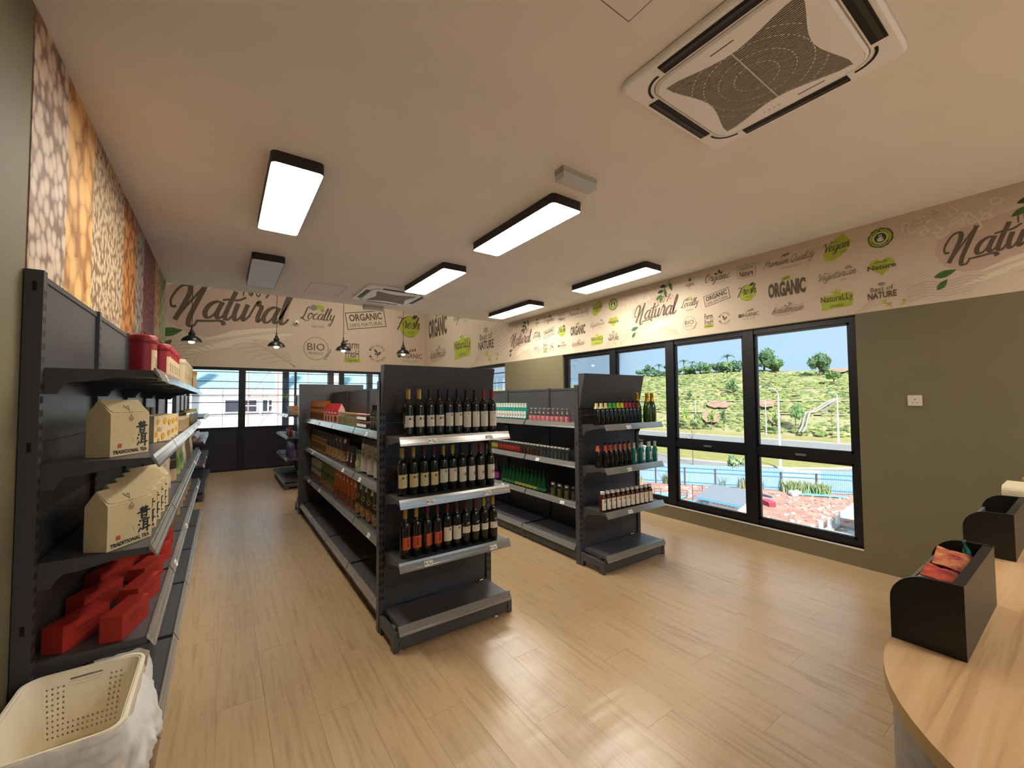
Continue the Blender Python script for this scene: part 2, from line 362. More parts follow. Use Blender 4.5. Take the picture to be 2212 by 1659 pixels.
G('g', 1.0, [(.75, .85), (.55, 1.0), (.2, .8), (.05, .35), (.2, .03), (.45, .1), (.7, .6), (.8, 1.0)], [(.8, 1.0), (.7, .0), (.5, -.75), (.2, -.85), (.2, -.55), (.6, -.1), (1.1, .35)])
G('h', 1.0, [(.0, .3), (.3, 1.3), (.38, 1.9), (.25, 1.95), (.12, 1.3), (.02, .0)], [(.1, .3), (.4, .9), (.62, 1.0), (.66, .7), (.58, .1), (.78, .0), (1.05, .35)])
G('i', .48, [(.12, 1.0), (.05, .3), (.15, .02), (.35, .1), (.5, .35)], [(.2, 1.38), (.22, 1.5)])
G('l', .52, [(.0, .3), (.3, 1.3), (.38, 1.9), (.25, 2.0), (.12, 1.4), (.08, .3), (.2, .0), (.4, .1), (.55, .35)])
G('m', 1.2, [(.12, 1.0), (.05, 0)], [(.08, .3), (.3, .95), (.48, .95), (.45, .0)], [(.45, .3), (.7, .95), (.88, .95), (.84, .1), (1.0, .0), (1.25, .35)])
G('n', .88, [(.12, 1.0), (.05, 0)], [(.08, .3), (.35, .95), (.55, .95), (.52, .1), (.68, .0), (.92, .35)])
G('o', .85, [(.4, 1.0), (.12, .8), (.05, .35), (.25, .0), (.5, .1), (.65, .55), (.55, .95), (.4, 1.0), (.6, .8), (.9, .8)])
G('r', .78, [(.0, .3), (.2, 1.1), (.32, 1.25), (.36, 1.0), (.55, .95), (.5, .3), (.6, .02), (.82, .35)])
G('s', .6, [(-.05, .3), (.28, 1.1), (.32, .9), (.5, .4), (.4, .05), (.1, .05)])
G('t', .55, [(.32, 1.7), (.15, .6), (.15, .1), (.35, .0), (.58, .35)], [(-.25, 1.12), (.1, 1.18), (.6, 1.2), (.95, 1.42)])
G('u', .88, [(.08, 1.0), (.05, .35), (.18, .0), (.42, .2), (.62, 1.0)], [(.62, 1.0), (.55, .3), (.65, .02), (.92, .35)])
G('y', .85, [(.08, 1.0), (.05, .45), (.2, .1), (.45, .3), (.6, 1.0)], [(.6, 1.0), (.55, .0), (.38, -.75), (.15, -.85), (.1, -.55), (.3, -.5)])
G('N', 1.3, [(-.12, .5), (-.35, .5), (-.48, .95), (-.25, 1.6), (.12, 1.75), (.3, 1.4), (.2, .6), (.02, -.25)], [(.02, -.25), (.45, .8), (.98, 1.95)], [(.98, 1.95), (.82, 1.0), (.68, -.05), (.76, -.5), (1.02, -.5), (1.12, -.15)], [(1.05, -.22), (1.6, -.18), (2.3, -.12), (2.55, -.35)])
G('L', .95, [(.9, 1.6), (.8, 2.0), (.5, 1.8), (.4, 1.0), (.25, .2), (.0, -.05), (-.15, .1), (.1, .15), (.5, -.15), (.9, -.3), (1.4, -.2)])
G('F', .85, [(-.3, 1.55), (-.1, 1.75), (.5, 1.62), (1.1, 1.8)], [(.5, 1.6), (.35, .8), (.1, -.45)], [(.1, .75), (.65, .85)])
G('O', 1.15, [(.5, 1.9), (.1, 1.5), (.0, .7), (.3, .0), (.7, .2), (.95, 1.0), (.8, 1.75), (.5, 1.9), (.4, 1.5)])
G('V', .95, [(-.15, 1.2), (-.1, 1.7), (.15, 1.8), (.32, 1.2), (.4, .0)], [(.4, .0), (.8, 1.2), (1.05, 1.85), (1.25, 1.8)])
G('P', .85, [(.3, 1.7), (.15, .6), (-.05, -.3)], [(-.15, 1.2), (.4, 1.85), (.9, 1.6), (.7, 1.0), (.2, .8)])
G('Q', 1.15, [(.5, 1.9), (.1, 1.5), (.0, .7), (.3, .0), (.7, .2), (.95, 1.0), (.8, 1.75), (.5, 1.9)], [(.3, .3), (.7, -.15), (1.15, -.1)])
G(' ', .5)
HAN = {'pu': ([(.3, 1.0), (.37, .88)], [(.7, 1.02), (.61, .88)], [(.08, .82), (.92, .87)], [(.38, .85), (.38, .58)], [(.6, .85), (.6, .58)], [(.18, .75), (.27, .64)], [(.82, .77), (.71, .64)], [(-.14, .52), (.4, .57), (1.1, .62)], [(.26, .44), (.3, .0)], [(.26, .43), (.76, .47), (.72, .0)], [(.3, .23), (.72, .24)], [(.3, .01), (.72, .02)]),
       'er': ([(.08, .98), (.2, .84)], [(-.04, .68), (.1, .56)], [(.0, .02), (.2, .35)], [(.33, .9), (1.08, .98)], [(.5, .9), (.47, .2)], [(.88, .95), (.87, -.12)], [(.5, .7), (.87, .73)], [(.5, .48), (.87, .51)], [(.28, .18), (1.15, .3)])}
class Pr:
    """flat print on a plane: P(u,v) = O + u*U + v*V, a hair in front along N for each layer"""
    def __init__(s, O, U, V, N, eps=.0008): s.O, s.U, s.V, s.N, s.e = Vector(O), Vector(U), Vector(V), Vector(N), eps; s.reset(); s.T = (0, 0, 1)
    def reset(s): s.mb = MB(); s.mats = []; s.cnt = 0
    def at(s, u0, v0, k): s.T = (u0, v0, k); return s
    def mi(s, m):
        if m not in s.mats: s.mats.append(m)
        return s.mats.index(m)
    def P(s, p, l): u = s.T[0]+p[0]*s.T[2]; v = s.T[1]+p[1]*s.T[2]; return s.O+s.U*u+s.V*v+s.N*(s.e*(l+1))
    def faces(s, pts, fs, mat, l=1): s.cnt = (s.cnt+1) % 400; l += s.cnt*.002; s.mb.add([s.P(p, l) for p in pts], fs, s.mi(mat))
    def poly(s, pts, mat, l=0): s.faces(pts, [tuple(range(len(pts)))], mat, l)
    def text(s, t, cx, cy, w, h, mat, bold=0., rot=0., l=2, shear=0.):
        vs, fs, _ = text_geo(t, bold); c, n = math.cos(R(rot)), math.sin(R(rot)); out = []
        for a, b in vs:
            x = a*w+b*h*shear; y = b*h; out.append((cx+x*c-y*n, cy+x*n+y*c))
        s.faces(out, fs, mat, l)
    def line(s, pts, wd, mat, l=2, taper=False, brush=False):
        n = len(pts); vs = []
        for i, p in enumerate(pts):
            a = Vector(pts[max(i-1, 0)]); b = Vector(pts[min(i+1, n-1)]); d = (b-a); d = d.normalized() if d.length else Vector((1, 0))
            t = wd
            if brush: t = wd*(.42+.58*max(0, -d.y)**.7) if d.y < 0 else wd*(.42+.12*abs(d.x))
            if taper: t *= max(.12, math.sin(PI*min(.97, max(.03, i/(n-1))))**.6)
            q = Vector((-d.y, d.x))*t/2
            vs += [(p[0]+q.x, p[1]+q.y), (p[0]-q.x, p[1]-q.y)]
        s.faces(vs, [(2*i, 2*i+1, 2*i+3, 2*i+2) for i in range(n-1)], mat, l)
    def script(s, t, cx, cy, w, mat, thick=.2, rot=0., slant=.28, l=2, brush=True, hs=1., k=5):
        x = 0; st = []
        for ch in t:
            adv, ss = S_[ch]
            for q in ss: st.append([(px+x+slant*py, py*hs) for px, py in q])
            x += adv
        f = w/x; c, n = math.cos(R(rot)), math.sin(R(rot))
        for q in st:
            q = [((px-x/2)*f, (py-.5)*f) for px, py in q]
            s.line(bez([(cx+a*c-b*n, cy+a*n+b*c) for a, b in q], k), thick*f, mat, l, brush=brush)
    def ellipse(s, cx, cy, rx, ry, mat, l=0, n=24, rot=0., jag=0., seed=1):
        r_ = random.Random(seed); c, q = math.cos(R(rot)), math.sin(R(rot)); out = []
        for i in range(n):
            a = 2*PI*i/n; g = 1+(r_.random()-.5)*jag; x, y = rx*g*math.cos(a), ry*g*math.sin(a); out.append((cx+x*c-y*q, cy+x*q+y*c))
        s.poly(out, mat, l)
    def ring(s, cx, cy, r0, r1, mat, l=1, n=28, a0=0, a1=360):
        vs = []
        for i in range(n+1):
            a = R(a0+(a1-a0)*i/n); vs += [(cx+r0*math.cos(a), cy+r0*math.sin(a)), (cx+r1*math.cos(a), cy+r1*math.sin(a))]
        s.faces(vs, [(2*i, 2*i+1, 2*i+3, 2*i+2) for i in range(n)], mat, l)
    def frame(s, cx, cy, w, h, t, mat, rot=0., l=1):
        c, n = math.cos(R(rot)), math.sin(R(rot)); o = []
        for k in (0, t):
            for a, b in ((-1, -1), (1, -1), (1, 1), (-1, 1)):
                x, y = a*(w/2-k), b*(h/2-k); o.append((cx+x*c-y*n, cy+x*n+y*c))
        s.faces(o, [(i, (i+1) % 4, 4+(i+1) % 4, 4+i) for i in range(4)], mat, l)
    def leaf(s, x, y, L, wd, ang, mat, l=1, vein=None):
        c, n = math.cos(R(ang)), math.sin(R(ang)); up = []; dn = []
        for i in range(9):
            t = i/8; h = wd/2*math.sin(PI*t**.85); up.append((t*L, h)); dn.append((t*L, -h))
        q = [(x+a*c-b*n, y+a*n+b*c) for a, b in up+dn[-2:0:-1]]; s.poly(q, mat, l)
        if vein: s.line([(x+.05*L*c, y+.05*L*n), (x+.95*L*c, y+.95*L*n)], wd*.07, vein, l+1)
    def sprig(s, x, y, L, ang, mat, n=3, l=2, wd=.35, ll=.4):
        c, q = math.cos(R(ang)), math.sin(R(ang)); s.line([(x, y), (x+c*L, y+q*L)], L*.05, mat, l)
        for i in range(n):
            t = .35+.5*i/max(1, n-1)
            for sg in (-1, 1): s.leaf(x+c*L*t, y+q*L*t, L*ll, L*ll*wd, ang+sg*42, mat, l)
        s.leaf(x+c*L*.85, y+q*L*.85, L*ll, L*ll*wd, ang, mat, l)
    def done(s, name, parent=None, **tags):
        tags.setdefault('kind', 'stuff'); o = s.mb.build(name, s.mats, parent, **tags); s.reset(); return o
PBAND = M('wallpaper_cream', '#cdb9a2', .75, noise_=.03, nscale=1.5)
P_INK = M('print_umber', '#5e503f', .8); P_GRN = M('print_lime', '#a8b23c', .8, noise_=.12, nscale=6); P_LEAF = M('print_leaf', '#4c7033', .8, noise_=.25, nscale=9)
P_DK = M('print_dark_green', '#3a4d2e', .8); P_PINK = M('print_blush', '#c0a593', .8); P_PALE = M('print_pale', '#dbcbb4', .8); P_GRY = M('print_grey', '#8d857a', .8); P_LINE = M('print_faint_line', '#b49f88', .8)
P_WHT = M('print_offwhite', '#ded3c2', .8)
def logo_natural(p):
    hx = [(-.35, .0), (-.33, .1), (-.24, .15), (-.05, .185), (.2, .225), (.31, .17), (.35, .06), (.33, -.03), (.28, -.09), (.02, -.13), (-.08, -.19), (-.2, -.18), (-.3, -.11)]
    p.poly(hx, P_PINK, 0)
    for a, b, w_, x2, y2 in ((-.12, -.2, .03, .28, -.1), (-.22, -.29, .045, .36, -.13), (-.1, -.25, .02, .33, -.16)):
        p.line(bez([(a, b), ((a+x2)/2, (b+y2)/2+.01), (x2, y2)], 4), w_, P_PALE, 1, taper=True)
    for i in range(6):
        y = -.22-.022*i; p.line(bez([(-.52, y-.02), (-.4, y+.01), (-.3, y-.012), (-.18, y+.004), (-.08-.02*i, y-.02)], 4), .004, P_LINE, 1)
        p.line(bez([(.02+.04*i, y-.01), (.12+.04*i, y+.012), (.24+.03*i, y-.03), (.36, y-.06+.01*i)], 4), .004, P_LINE, 1)
    p.script('Natural', .03, -.015, .60, P_INK, .27, 0, .27, 2, hs=1.12)
    p.text('100', .125, .148, .105, .092, P_INK, .0); p.line([(.205, .105), (.265, .2)], .012, P_INK); p.ellipse(.212, .172, .008, .008, P_INK, 2, 8); p.ellipse(.262, .135, .008, .008, P_INK, 2, 8)
    p.leaf(-.36, -.185, .13, .055, 14, P_LEAF, 2, P_DK); p.leaf(-.345, -.29, .095, .045, 52, P_LEAF, 2, P_DK)
    p.line(bez([(.12, .2), (.2, .3), (.27, .38)], 4), .008, P_DK, 2)
    for x, y, L, a in ((.13, .205, .1, -150), (.13, .21, .1, -95), (.16, .26, .09, 190), (.18, .275, .12, -80), (.2, .31, .09, 175), (.25, .34, .12, -72)): p.leaf(x, y, L, .045, a, P_LEAF if L > .095 else P_DK, 2, P_DK)
    r_ = random.Random(3)
    for i in range(22):
        x, y = -.5+r_.random()*.5, .12+r_.random()*.14+(.1*(i % 5)/5); a = r_.random()*6
        p.line(bez([(x, y), (x+.03*math.cos(a), y+.03*math.sin(a)), (x+.05*math.cos(a+1), y+.05*math.sin(a+1)), (x+.05*math.cos(a+2.4), y+.05*math.sin(a+2.4))], 3), .009, P_PALE, 1)
    for i in range(26): x = -.52+r_.random()*.2; p.ellipse(x, .24+(x+.5)*.35+r_.random()*.06, .004, .0025, P_INK, 1, 6, 20)
def logo_organicfood(p):
    p.text('organic', 0, 0, .11, .06, P_INK, .01); p.text('FOOD', 0, -.052, .05, .018, P_GRY); p.sprig(0, .035, .035, 90, P_DK, 1, ll=.9, wd=.5)
def logo_organic(p):
    p.script('Organic', 0, .0, .29, P_INK, .17); p.text('100% NATURAL', .05, -.055, .11, .013, P_GRY); p.leaf(.02, .05, .05, .024, 75, P_DK); p.leaf(.01, .045, .045, .022, 160, P_DK); p.leaf(.03, .045, .045, .022, 20, P_DK)
def logo_madein(p):
    p.frame(0, 0, .19, .135, .003, P_INK); p.text('MADE IN', 0, .035, .14, .025, P_INK); p.text('Nature', 0, -.02, .145, .062, P_INK, .02); p.sprig(0, .06, .035, 90, P_GRY, 1, ll=.6)
def logo_premium(p):
    p.script('Premium Quality', 0, .0, .45, P_INK, .10, 0, .45, brush=False); p.text('100% NATURAL PRODUCT', .03, -.06, .2, .014, P_GRY); p.sprig(-.06, .06, .07, 10, P_INK, 3, ll=.3)
def logo_vegan(p):
    p.poly([(-.1, -.05), (-.09, -.1), (-.03, -.125), (.03, -.09), (.1, -.02), (.115, .03), (.09, .06), (.06, .115), (.0, .08), (-.07, .02)], P_GRN, 0)
    p.script('Vegan', 0, .0, .2, P_INK, .2, 4); p.text('100%', -.01, .05, .05, .014, P_INK); p.text('FOOD', .06, -.055, .05, .016, P_INK)
def logo_seal(p):
    p.ellipse(0, 0, .085, .085, P_DK, 0, 48, 0, .08); p.ring(0, 0, .048, .076, P_GRN, 1); p.ring(0, 0, .042, .048, P_WHT, 1)
    p.line([(0, -.03), (0, .005)], .008, P_WHT)
    for d in (-.008, 0, .008): p.line([(d, .005), (d, .03)], .004, P_WHT)
    for a in (35, 145): p.leaf(0, -.03, .03, .014, a, P_WHT, 2); p.leaf(0, -.012, .026, .012, a+8, P_WHT, 2)
    arc_text(p, 'ORGANIC FOOD', .062, 90, 120, .014, P_DK); arc_text(p, 'NATURAL QUALITY', .062, 270, 130, .014, P_DK, True)
def arc_text(p, t, r, mid, span, h, mat, flip=False):
    n = len(t)
    for i, ch in enumerate(t):
        if ch == ' ': continue
        f = (i/(n-1)-.5)*span; a = mid+f if flip else mid-f
        p.text(ch, r*math.cos(R(a)), r*math.sin(R(a)), h*.7, h, mat, 0, a+90 if flip else a-90)
def logo_locally(p):
    p.script('Locally', 0, .0, .22, P_INK, .22, 0, .3, hs=1.1); p.text('GROWN', .0, -.07, .085, .016, P_INK)
    p.ellipse(-.03, .065, .022, .022, P_GRY, 2, 16); p.poly([(-.012, .05), (.04, .05), (.04, .085), (-.012, .092)], P_GRN, 1); p.ellipse(.03, .05, .011, .011, P_GRY, 2, 12)
def logo_org100(p):
    p.frame(0, 0, .3, .13, .006, P_INK, 10); p.text('ORGANIC', -.004, .022, .25, .055, P_INK, .03, 10); p.text('100% NATURAL', .006, -.034, .25, .028, P_INK, 0, 10)
def logo_fresh(p):
    p.ellipse(.01, -.01, .085, .085, P_GRN, 0, 22, 0, .03); p.script('Fresh', 0, .0, .19, P_INK, .22, 0, .25); p.text('FOOD', .02, -.058, .06, .018, P_INK); p.leaf(.03, .06, .055, .032, 30, P_DK)
    p.ring(.01, -.01, .085, .088, P_INK, 1, 24, 60, 300)
def logo_ORG(p):
    p.text('ORGANIC', 0, -.015, .335, .155, P_INK, .045); p.poly([(-.04, .06), (.04, .075), (.042, .11), (-.036, .1)], P_GRN, 1); p.text('100%', 0, .087, .06, .022, P_INK, 0, 6)
def logo_veget(p):
    p.script('Vegetarian', 0, 0, .29, P_INK, .10, 3, .45, brush=False); p.text('100%', -.06, .035, .045, .014, P_GRY); p.text('FOOD', .06, -.045, .05, .015, P_GRY); p.leaf(.07, .05, .05, .025, 25, P_GRY); p.leaf(.13, .045, .035, .018, 160, P_GRY)
def logo_heart(p):
    q = []
    for i in range(30):
        t = 2*PI*i/30; q.append((.0055*16*math.sin(t)**3*.95, .0052*(13*math.cos(t)-5*math.cos(2*t)-2*math.cos(3*t)-math.cos(4*t))))
    p.poly(q, P_GRN, 0); p.text('Nature', 0, -.005, .19, .042, P_INK, .025); p.text('MADE IN', 0, .038, .08, .013, P_INK)
def logo_bio(p):
    p.ring(0, 0, .08, .083, P_INK); p.text('BIO', 0, .012, .115, .052, P_INK, .0); p.text('PRODUCT', 0, -.035, .1, .017, P_INK)
    for i, a in enumerate((80, 62, 44, 26, 8)): p.leaf(.055+.012*(4-i)-.01, -.075+.012*(4-i), .035, .009, a, P_GRY)
def logo_farm(p):
    p.text('Farm', 0, .05, .1, .062, P_INK, .01); p.text('FresH', 0, -.018, .1, .06, P_INK, .01); p.poly([(-.06, -.085), (.06, -.085), (.055, -.06), (.06, -.05), (-.06, -.05), (-.055, -.062)], P_GRN, 1); p.script('Organic', 0, -.068, .08, P_INK, .2)
def logo_circ(p):
    p.ring(0, 0, .075, .0765, P_LINE); arc_text(p, '100% NATURAL', .06, 90, 130, .017, P_INK); arc_text(p, '100% NATURAL', .06, 270, 130, .017, P_INK, True); p.line([(0, -.035), (0, .01)], .005, P_INK)
    p.leaf(0, -.015, .045, .018, 45, P_INK); p.leaf(0, .0, .045, .018, 125, P_INK); p.leaf(0, -.01, .025, .012, 160, P_INK)
def logo_organicp(p):
    p.text('ORGANIC', 0, 0, .21, .04, P_INK, .008); p.ellipse(-.092, 0, .015, .02, P_INK, 3, 14); p.script('Premium Quality', 0, -.045, .13, P_GRY, .1, 0, .3, brush=False); p.sprig(-.03, .035, .08, 12, P_INK, 3, ll=.25)
def logo_hand(p):
    p.ellipse(0, -.01, .14, .05, P_PINK, 0, 14, 6, .1, 5); p.script('hand made', 0, -.01, .28, P_INK, .09, 0, .45, brush=False); p.sprig(0, -.03, .09, 70, P_GRY, 2, ll=.35); p.sprig(0, -.03, .07, 100, P_GRY, 2, ll=.35)
def logo_naturally(p):
    p.poly([(-.115, -.085), (-.05, -.078), (.11, -.07), (.122, -.03), (.118, .055), (.03, .06), (-.1, .05), (-.118, .02)], P_GRN, 0); p.text('NaturaLLy', 0, .012, .245, .075, P_INK, .01); p.text('GROWN', 0, -.052, .1, .024, P_INK)
    for a in (40, 92, 140): p.leaf(0, .055, .05, .02, a, P_GRN, 1)
def logo_best(p):
    p.text('Best of', 0, .025, .15, .04, P_INK); p.text('NATURE', 0, -.03, .19, .055, P_INK, .03); p.ring(0, .065, .012, .016, P_INK, 1, 12); p.ring(-.014, .065, .009, .012, P_INK, 1, 12); p.ring(.014, .065, .009, .012, P_INK, 1, 12)
def logo_twig(p):
    p.sprig(0, -.04, .09, 130, P_GRN, 2, ll=.35); p.sprig(.05, -.045, .06, 70, P_GRN, 2, ll=.35)
    for i in range(9): p.line(bez([(-.28+.02*i, -.05+.014*i), (-.1, .0+.018*i), (.04, .02+.02*i), (.2, .05+.024*i)], 3), .0035, P_LINE, 0)
LOGOS = [(logo_natural, 0, 2.63), (logo_organicfood, .533, 2.875), (logo_organic, .866, 2.875), (logo_madein, 1.19, 2.87), (logo_premium, 1.59, 2.87), (logo_vegan, 1.99, 2.885), (logo_seal, 2.305, 2.87),
         (logo_locally, .52, 2.64), (logo_org100, .855, 2.655), (logo_fresh, 1.19, 2.645), (logo_ORG, 1.57, 2.615), (logo_veget, 1.98, 2.62), (logo_heart, 2.305, 2.625),
         (logo_bio, .51, 2.41), (logo_farm, .755, 2.405), (logo_circ, .94, 2.40), (logo_organicp, 1.2, 2.395), (logo_hand, 1.57, 2.385), (logo_naturally, 1.98, 2.395), (logo_best, 2.30, 2.405), (logo_twig, 2.37, 2.29)]
ZB0 = 2.243
band = MB().box(XR-.0015, -2.49, ZB0, XR, YC-.001, ZC-.001).build('wallpaper_band', PBAND, wall_right)
pr = Pr((XR-.0015, 0, 0), (0, -1, 0), (0, 0, 1), (-1, 0, 0))
def stay(o, zmax):  # drop what a printed motif would put past the paper's top edge
    me = o.data
    for v in me.vertices:
        if v.co.z > zmax: v.co.z = zmax
for Y0, names in ((6.34, None), (3.36, None), (.38, (logo_natural,))):
    for fn, u, z in LOGOS:
        if names and fn not in names: continue
        pr.at(-Y0+u, z, 1.0); fn(pr); stay(pr.done('printed_logo', band), ZC-.002)
band2 = MB().box(XR-.0015, YC+.002, ZB0, XR, YB-.003, ZU-.002).build('wallpaper_band', PBAND, wall_right)
band3 = MB().box(-1.59, YB-.0015, ZB0+.01, XR-.002, YB, ZU-.002).build('wallpaper_band', PBAND, wall_back)
KS = 3.35
for fn, u, z in LOGOS:
    zz = ZB0+(z-ZB0)*KS
    if fn in (logo_ORG, logo_hand, logo_naturally, logo_best, logo_twig, logo_veget, logo_heart):
        pr.at(-(10.03-(u-1.57)*KS), zz, KS); fn(pr); pr.done('printed_logo', band2)
pb = Pr((0, YB-.0015, 0), (1, 0, 0), (0, 0, 1), (0, -1, 0))
for fn, u, z in LOGOS:
    zz = ZB0+(z-ZB0)*KS
    if u < 1.3: pb.at(.09+u*3.42, zz-.03, KS); fn(pb); pb.done('printed_logo', band3)
# one more "Natural" starts again at the far right corner of the right wall's paper
# ================================================================ shelving
def strip_prof(yf, z):  # slanted label holder at a shelf front edge
    return [(yf, z-.006), (yf-.002, z+.010), (yf-.007, z+.011), (yf-.012, z-.004), (yf-.0145, z-.004), (yf-.0165, z-.012), (yf-.019, z-.012), (yf-.024, z-.03), (yf-.0275, z-.031), (yf-.030, z-.042), (yf-.024, z-.042), (yf-.006, z-.010)]
TAGK = [0]
def price_tag(parent, x, yf, z):
    a = Vector((0, yf-.0155, z-.008)); b = Vector((0, yf-.0285, z-.036)); n = Vector((0, -.9, .42))*.003
    w_ = .058; mb = MB()
    p = [(x, a.y+n.y, a.z+n.z), (x+w_, a.y+n.y, a.z+n.z), (x+w_, b.y+n.y, b.z+n.z), (x, b.y+n.y, b.z+n.z)]
    q = [(x, a.y, a.z), (x+w_, a.y, a.z), (x+w_, b.y, b.z), (x, b.y, b.z)]
    mb.add(p+q, [(3, 2, 1, 0), (0, 1, 5, 4), (1, 2, 6, 5), (2, 3, 7, 6), (3, 0, 4, 7), (4, 5, 6, 7)], 0)
    def at(u, v): c = a.lerp(b, v)+n*1.15; return (x+u*w_, c.y, c.z)
    mb.quad(at(.08, .62), at(.08, .3), at(.22, .3), at(.22, .62), 1)
    for u0, u1, v in ((.4, .62, .2), (.3, .85, .5), (.55, .9, .72)): mb.quad(at(u0, v+.09), at(u0, v), at(u1, v), at(u1, v+.09), 1)
    mb.build('price_tag', [PAPER, INK], parent)
def bracket(d, h=.10):  # side plate under a shelf, deep at the post, with an S-curve
    pts = [(-.02, -.0), (-d, -.0), (-d, -.022)]
    for i in range(9):
        t = i/8; s = t*t*(3-2*t); pts.append((-d+.03+(d-.10)*t*.9, -.024-.03*s))
    pts += [(-.075, -.07), (-.06, -h), (-.02, -h)]
    return pts
def shelf_unit(name, label, loc, rz, bays, bay, height, decks, deck_d, base_d, double=False, header=False, seed=1, tags=True, slots2=False, base_z=.15, tagp=.7, group=None, foot_ends=True):
    root = thing(name, label, 'shelf unit', loc, rz, group); L = bays*bay; r_ = random.Random(seed)
    sides = (1, -1) if double else (1,)
    xs = [-L/2+i*bay for i in range(bays+1)]
    for i, x in enumerate(xs):
        pt = MB(); pt.box(x-.02, -.025, 0, x+.02, .025, height)
        if double: pass
        po = pt.build('post', STEEL, root)
        sl_ = MB()
        for sg in sides:
            yv = -.0256*sg
            n = int((height-.25)/.05)
            for k in range(n):
                z = .2+k*.05
                for dx in ((-.009, .009) if slots2 else (0,)):
                    a, b = x+dx-.004, x+dx+.004
                    sl_.quad((a, yv, z), (b, yv, z), (b, yv, z+.026), (a, yv, z+.026))
        for k in (.33, .66, .96):   # oblong holes in the side of an end post
            for sx_ in (-1, 1):
                xx = x+.0206*sx_; sl_.quad((xx, -.008, height*k), (xx, .004, height*k), (xx, .004, height*k+.035), (xx, -.008, height*k+.035))
        sl_.build('slots', STEEL_D, po, kind='stuff')
        # foot plate with a notch
        for sg in sides:
            d = base_d
            prof = [(-.025, 0), (-.06, 0), (-.06, .05), (-(d-.055), .05), (-(d-.055), .0), (-d, 0), (-d, .10), (-.025, .112)]
            MB().prism([(p[0]*sg, p[1]) for p in prof], 'x', x-.016, x+.016).build('foot_bracket', STEEL, root)
    for i in range(bays):
        a, b = xs[i]+.021, xs[i+1]-.021
        zs = [base_z-.01, base_z+.40, base_z+.80, base_z+1.2, height-.012]; zs = [z for z in zs[:-1] if z < height-.15]+[height-.012]
        for za, zz in zip(zs[:-1], zs[1:]): MB().box(a, -.008, za+.001, b, .008, zz-.001).build('back_panel', STEEL, root)
        MB().box(a, -.013, height-.03, b, .013, height-.008).build('top_rail', STEEL, root)
        for sg in sides:
            mb = MB(); yb_ = -base_d
            T = Matrix.Diagonal((1, sg, 1, 1))
            mb.box(a, -base_d-.004, base_z-.03, b, -.03, base_z-.004)
            bd = mb.xf(T).build('base_deck', STEEL, root)
            MB().prism(strip_prof(-base_d-.004, base_z-.004), 'x', a-.012, b+.012, 0).xf(T).build('label_strip', STRIP, bd)
            kp = MB().box(a-.012, -base_d+.004, .012, b+.012, -base_d+.012, base_z-.032).xf(T).build('kick_plate', STEEL, root)
            sm = MB()
            for z in (.035, .08):
                for xx in (a-.006, b-.004): sm.quad((xx, -base_d+.0035, z), (xx+.008, -base_d+.0035, z), (xx+.008, -base_d+.0035, z+.022), (xx, -base_d+.0035, z+.022))
            sm.xf(T).build('slots', STEEL_D, kp, kind='stuff')
            for j, z in enumerate(decks):
                mb = MB(); mb.box(a, -deck_d, z-.028, b, -.02, z)
                for xx in (a-.002, b-.001): mb.prism([(p[0], p[1]+z) for p in bracket(deck_d-.004)], 'x', xx, xx+.003)
                for ribx in (.3, .7): mb.box(a+(b-a)*ribx-.02, -deck_d+.01, z-.036, a+(b-a)*ribx+.02, -.05, z-.028)
                sh = mb.xf(T).build('shelf', STEEL, root)
                MB().prism(strip_prof(-deck_d, z), 'x', a-.010, b+.010, 0).xf(T).build('label_strip', STRIP, sh)
                if tags and sg == 1:
                    for q in (tags[j] if isinstance(tags, list) else [(r_.random()*.7+.1)][:int(r_.random() < tagp)]): price_tag(sh, a+(b-a-.06)*q, -deck_d, z)
    if header:
        z0, z1 = height-.215, height+.105; d0, d1 = .035, .105
        mb = MB(); h = L/2+.012
        mb.add([(-h, -.026, z0), (h, -.026, z0), (h, -.026, z1), (-h, -.026, z1), (-h, -d0, z0), (h, -d0, z0), (h, -d1, z1), (-h, -d1, z1)],
               [(0, 1, 5, 4), (4, 5, 6, 7), (0, 4, 7, 3), (1, 2, 6, 5), (3, 7, 6, 2), (0, 3, 2, 1)])
        mb.build('header_panel', STEEL, root)
    return root
BAY = .8525; GX = 1.277; DK = [.5142, .8892, 1.2672]
def gondola(dx, dy, what, s):
    n0, n1 = 2.79+dy, 2.79+dy+4*BAY
    shelf_unit('gondola_shelf', 'long double-sided charcoal steel shelf run '+what[0], (GX+dx, (n0+n1)/2, 0), -PI/2, 4, BAY-.0115, 1.63, DK, .343, .385, True, False, s)
    shelf_unit('end_display_shelf', what[1], (GX+dx, n0-.027, 0), 0, 1, .82, 1.63, DK, .310, .305, False, True, s+1, tags=what[3], slots2=True)
    shelf_unit('end_display_shelf', what[2], (GX+dx, n1+.027, 0), PI, 1, .82, 1.63, DK, .310, .305, False, True, s+2)
gondola(0, 0, ('stocked with snack bags, beside the left aisle', 'charcoal end display with tilted header, carrying the wine bottles', 'charcoal end display backing onto the far end of the snack run', [[.2, .86], [.22, .80], [.24, .82]]), 11)
gondola(1.827, .03, ('stocked with soft drinks, near the large window', 'charcoal end display carrying dark beer and juice bottles by the window', 'charcoal end display at the far end of the soft drink run', [[.36], [.36], [.36]]), 31)
shelf_unit('gondola_shelf', 'short double-sided charcoal shelf run with noodle packs, behind the snack run', (GX, 8.0+.855, 0), -PI/2, 2, .855, 1.63, DK, .343, .385, True, False, 51)
LDK = [.535, .90, 1.27, 1.6362]
shelf_unit('display_shelf', 'tall charcoal steel wall shelf in front of the seed mural', (XL+.028, 2.285+2.5*.87, 0), PI/2, 5, .87, 2.0, LDK, .340, .36, False, False, 71, slots2=True, tagp=.4)
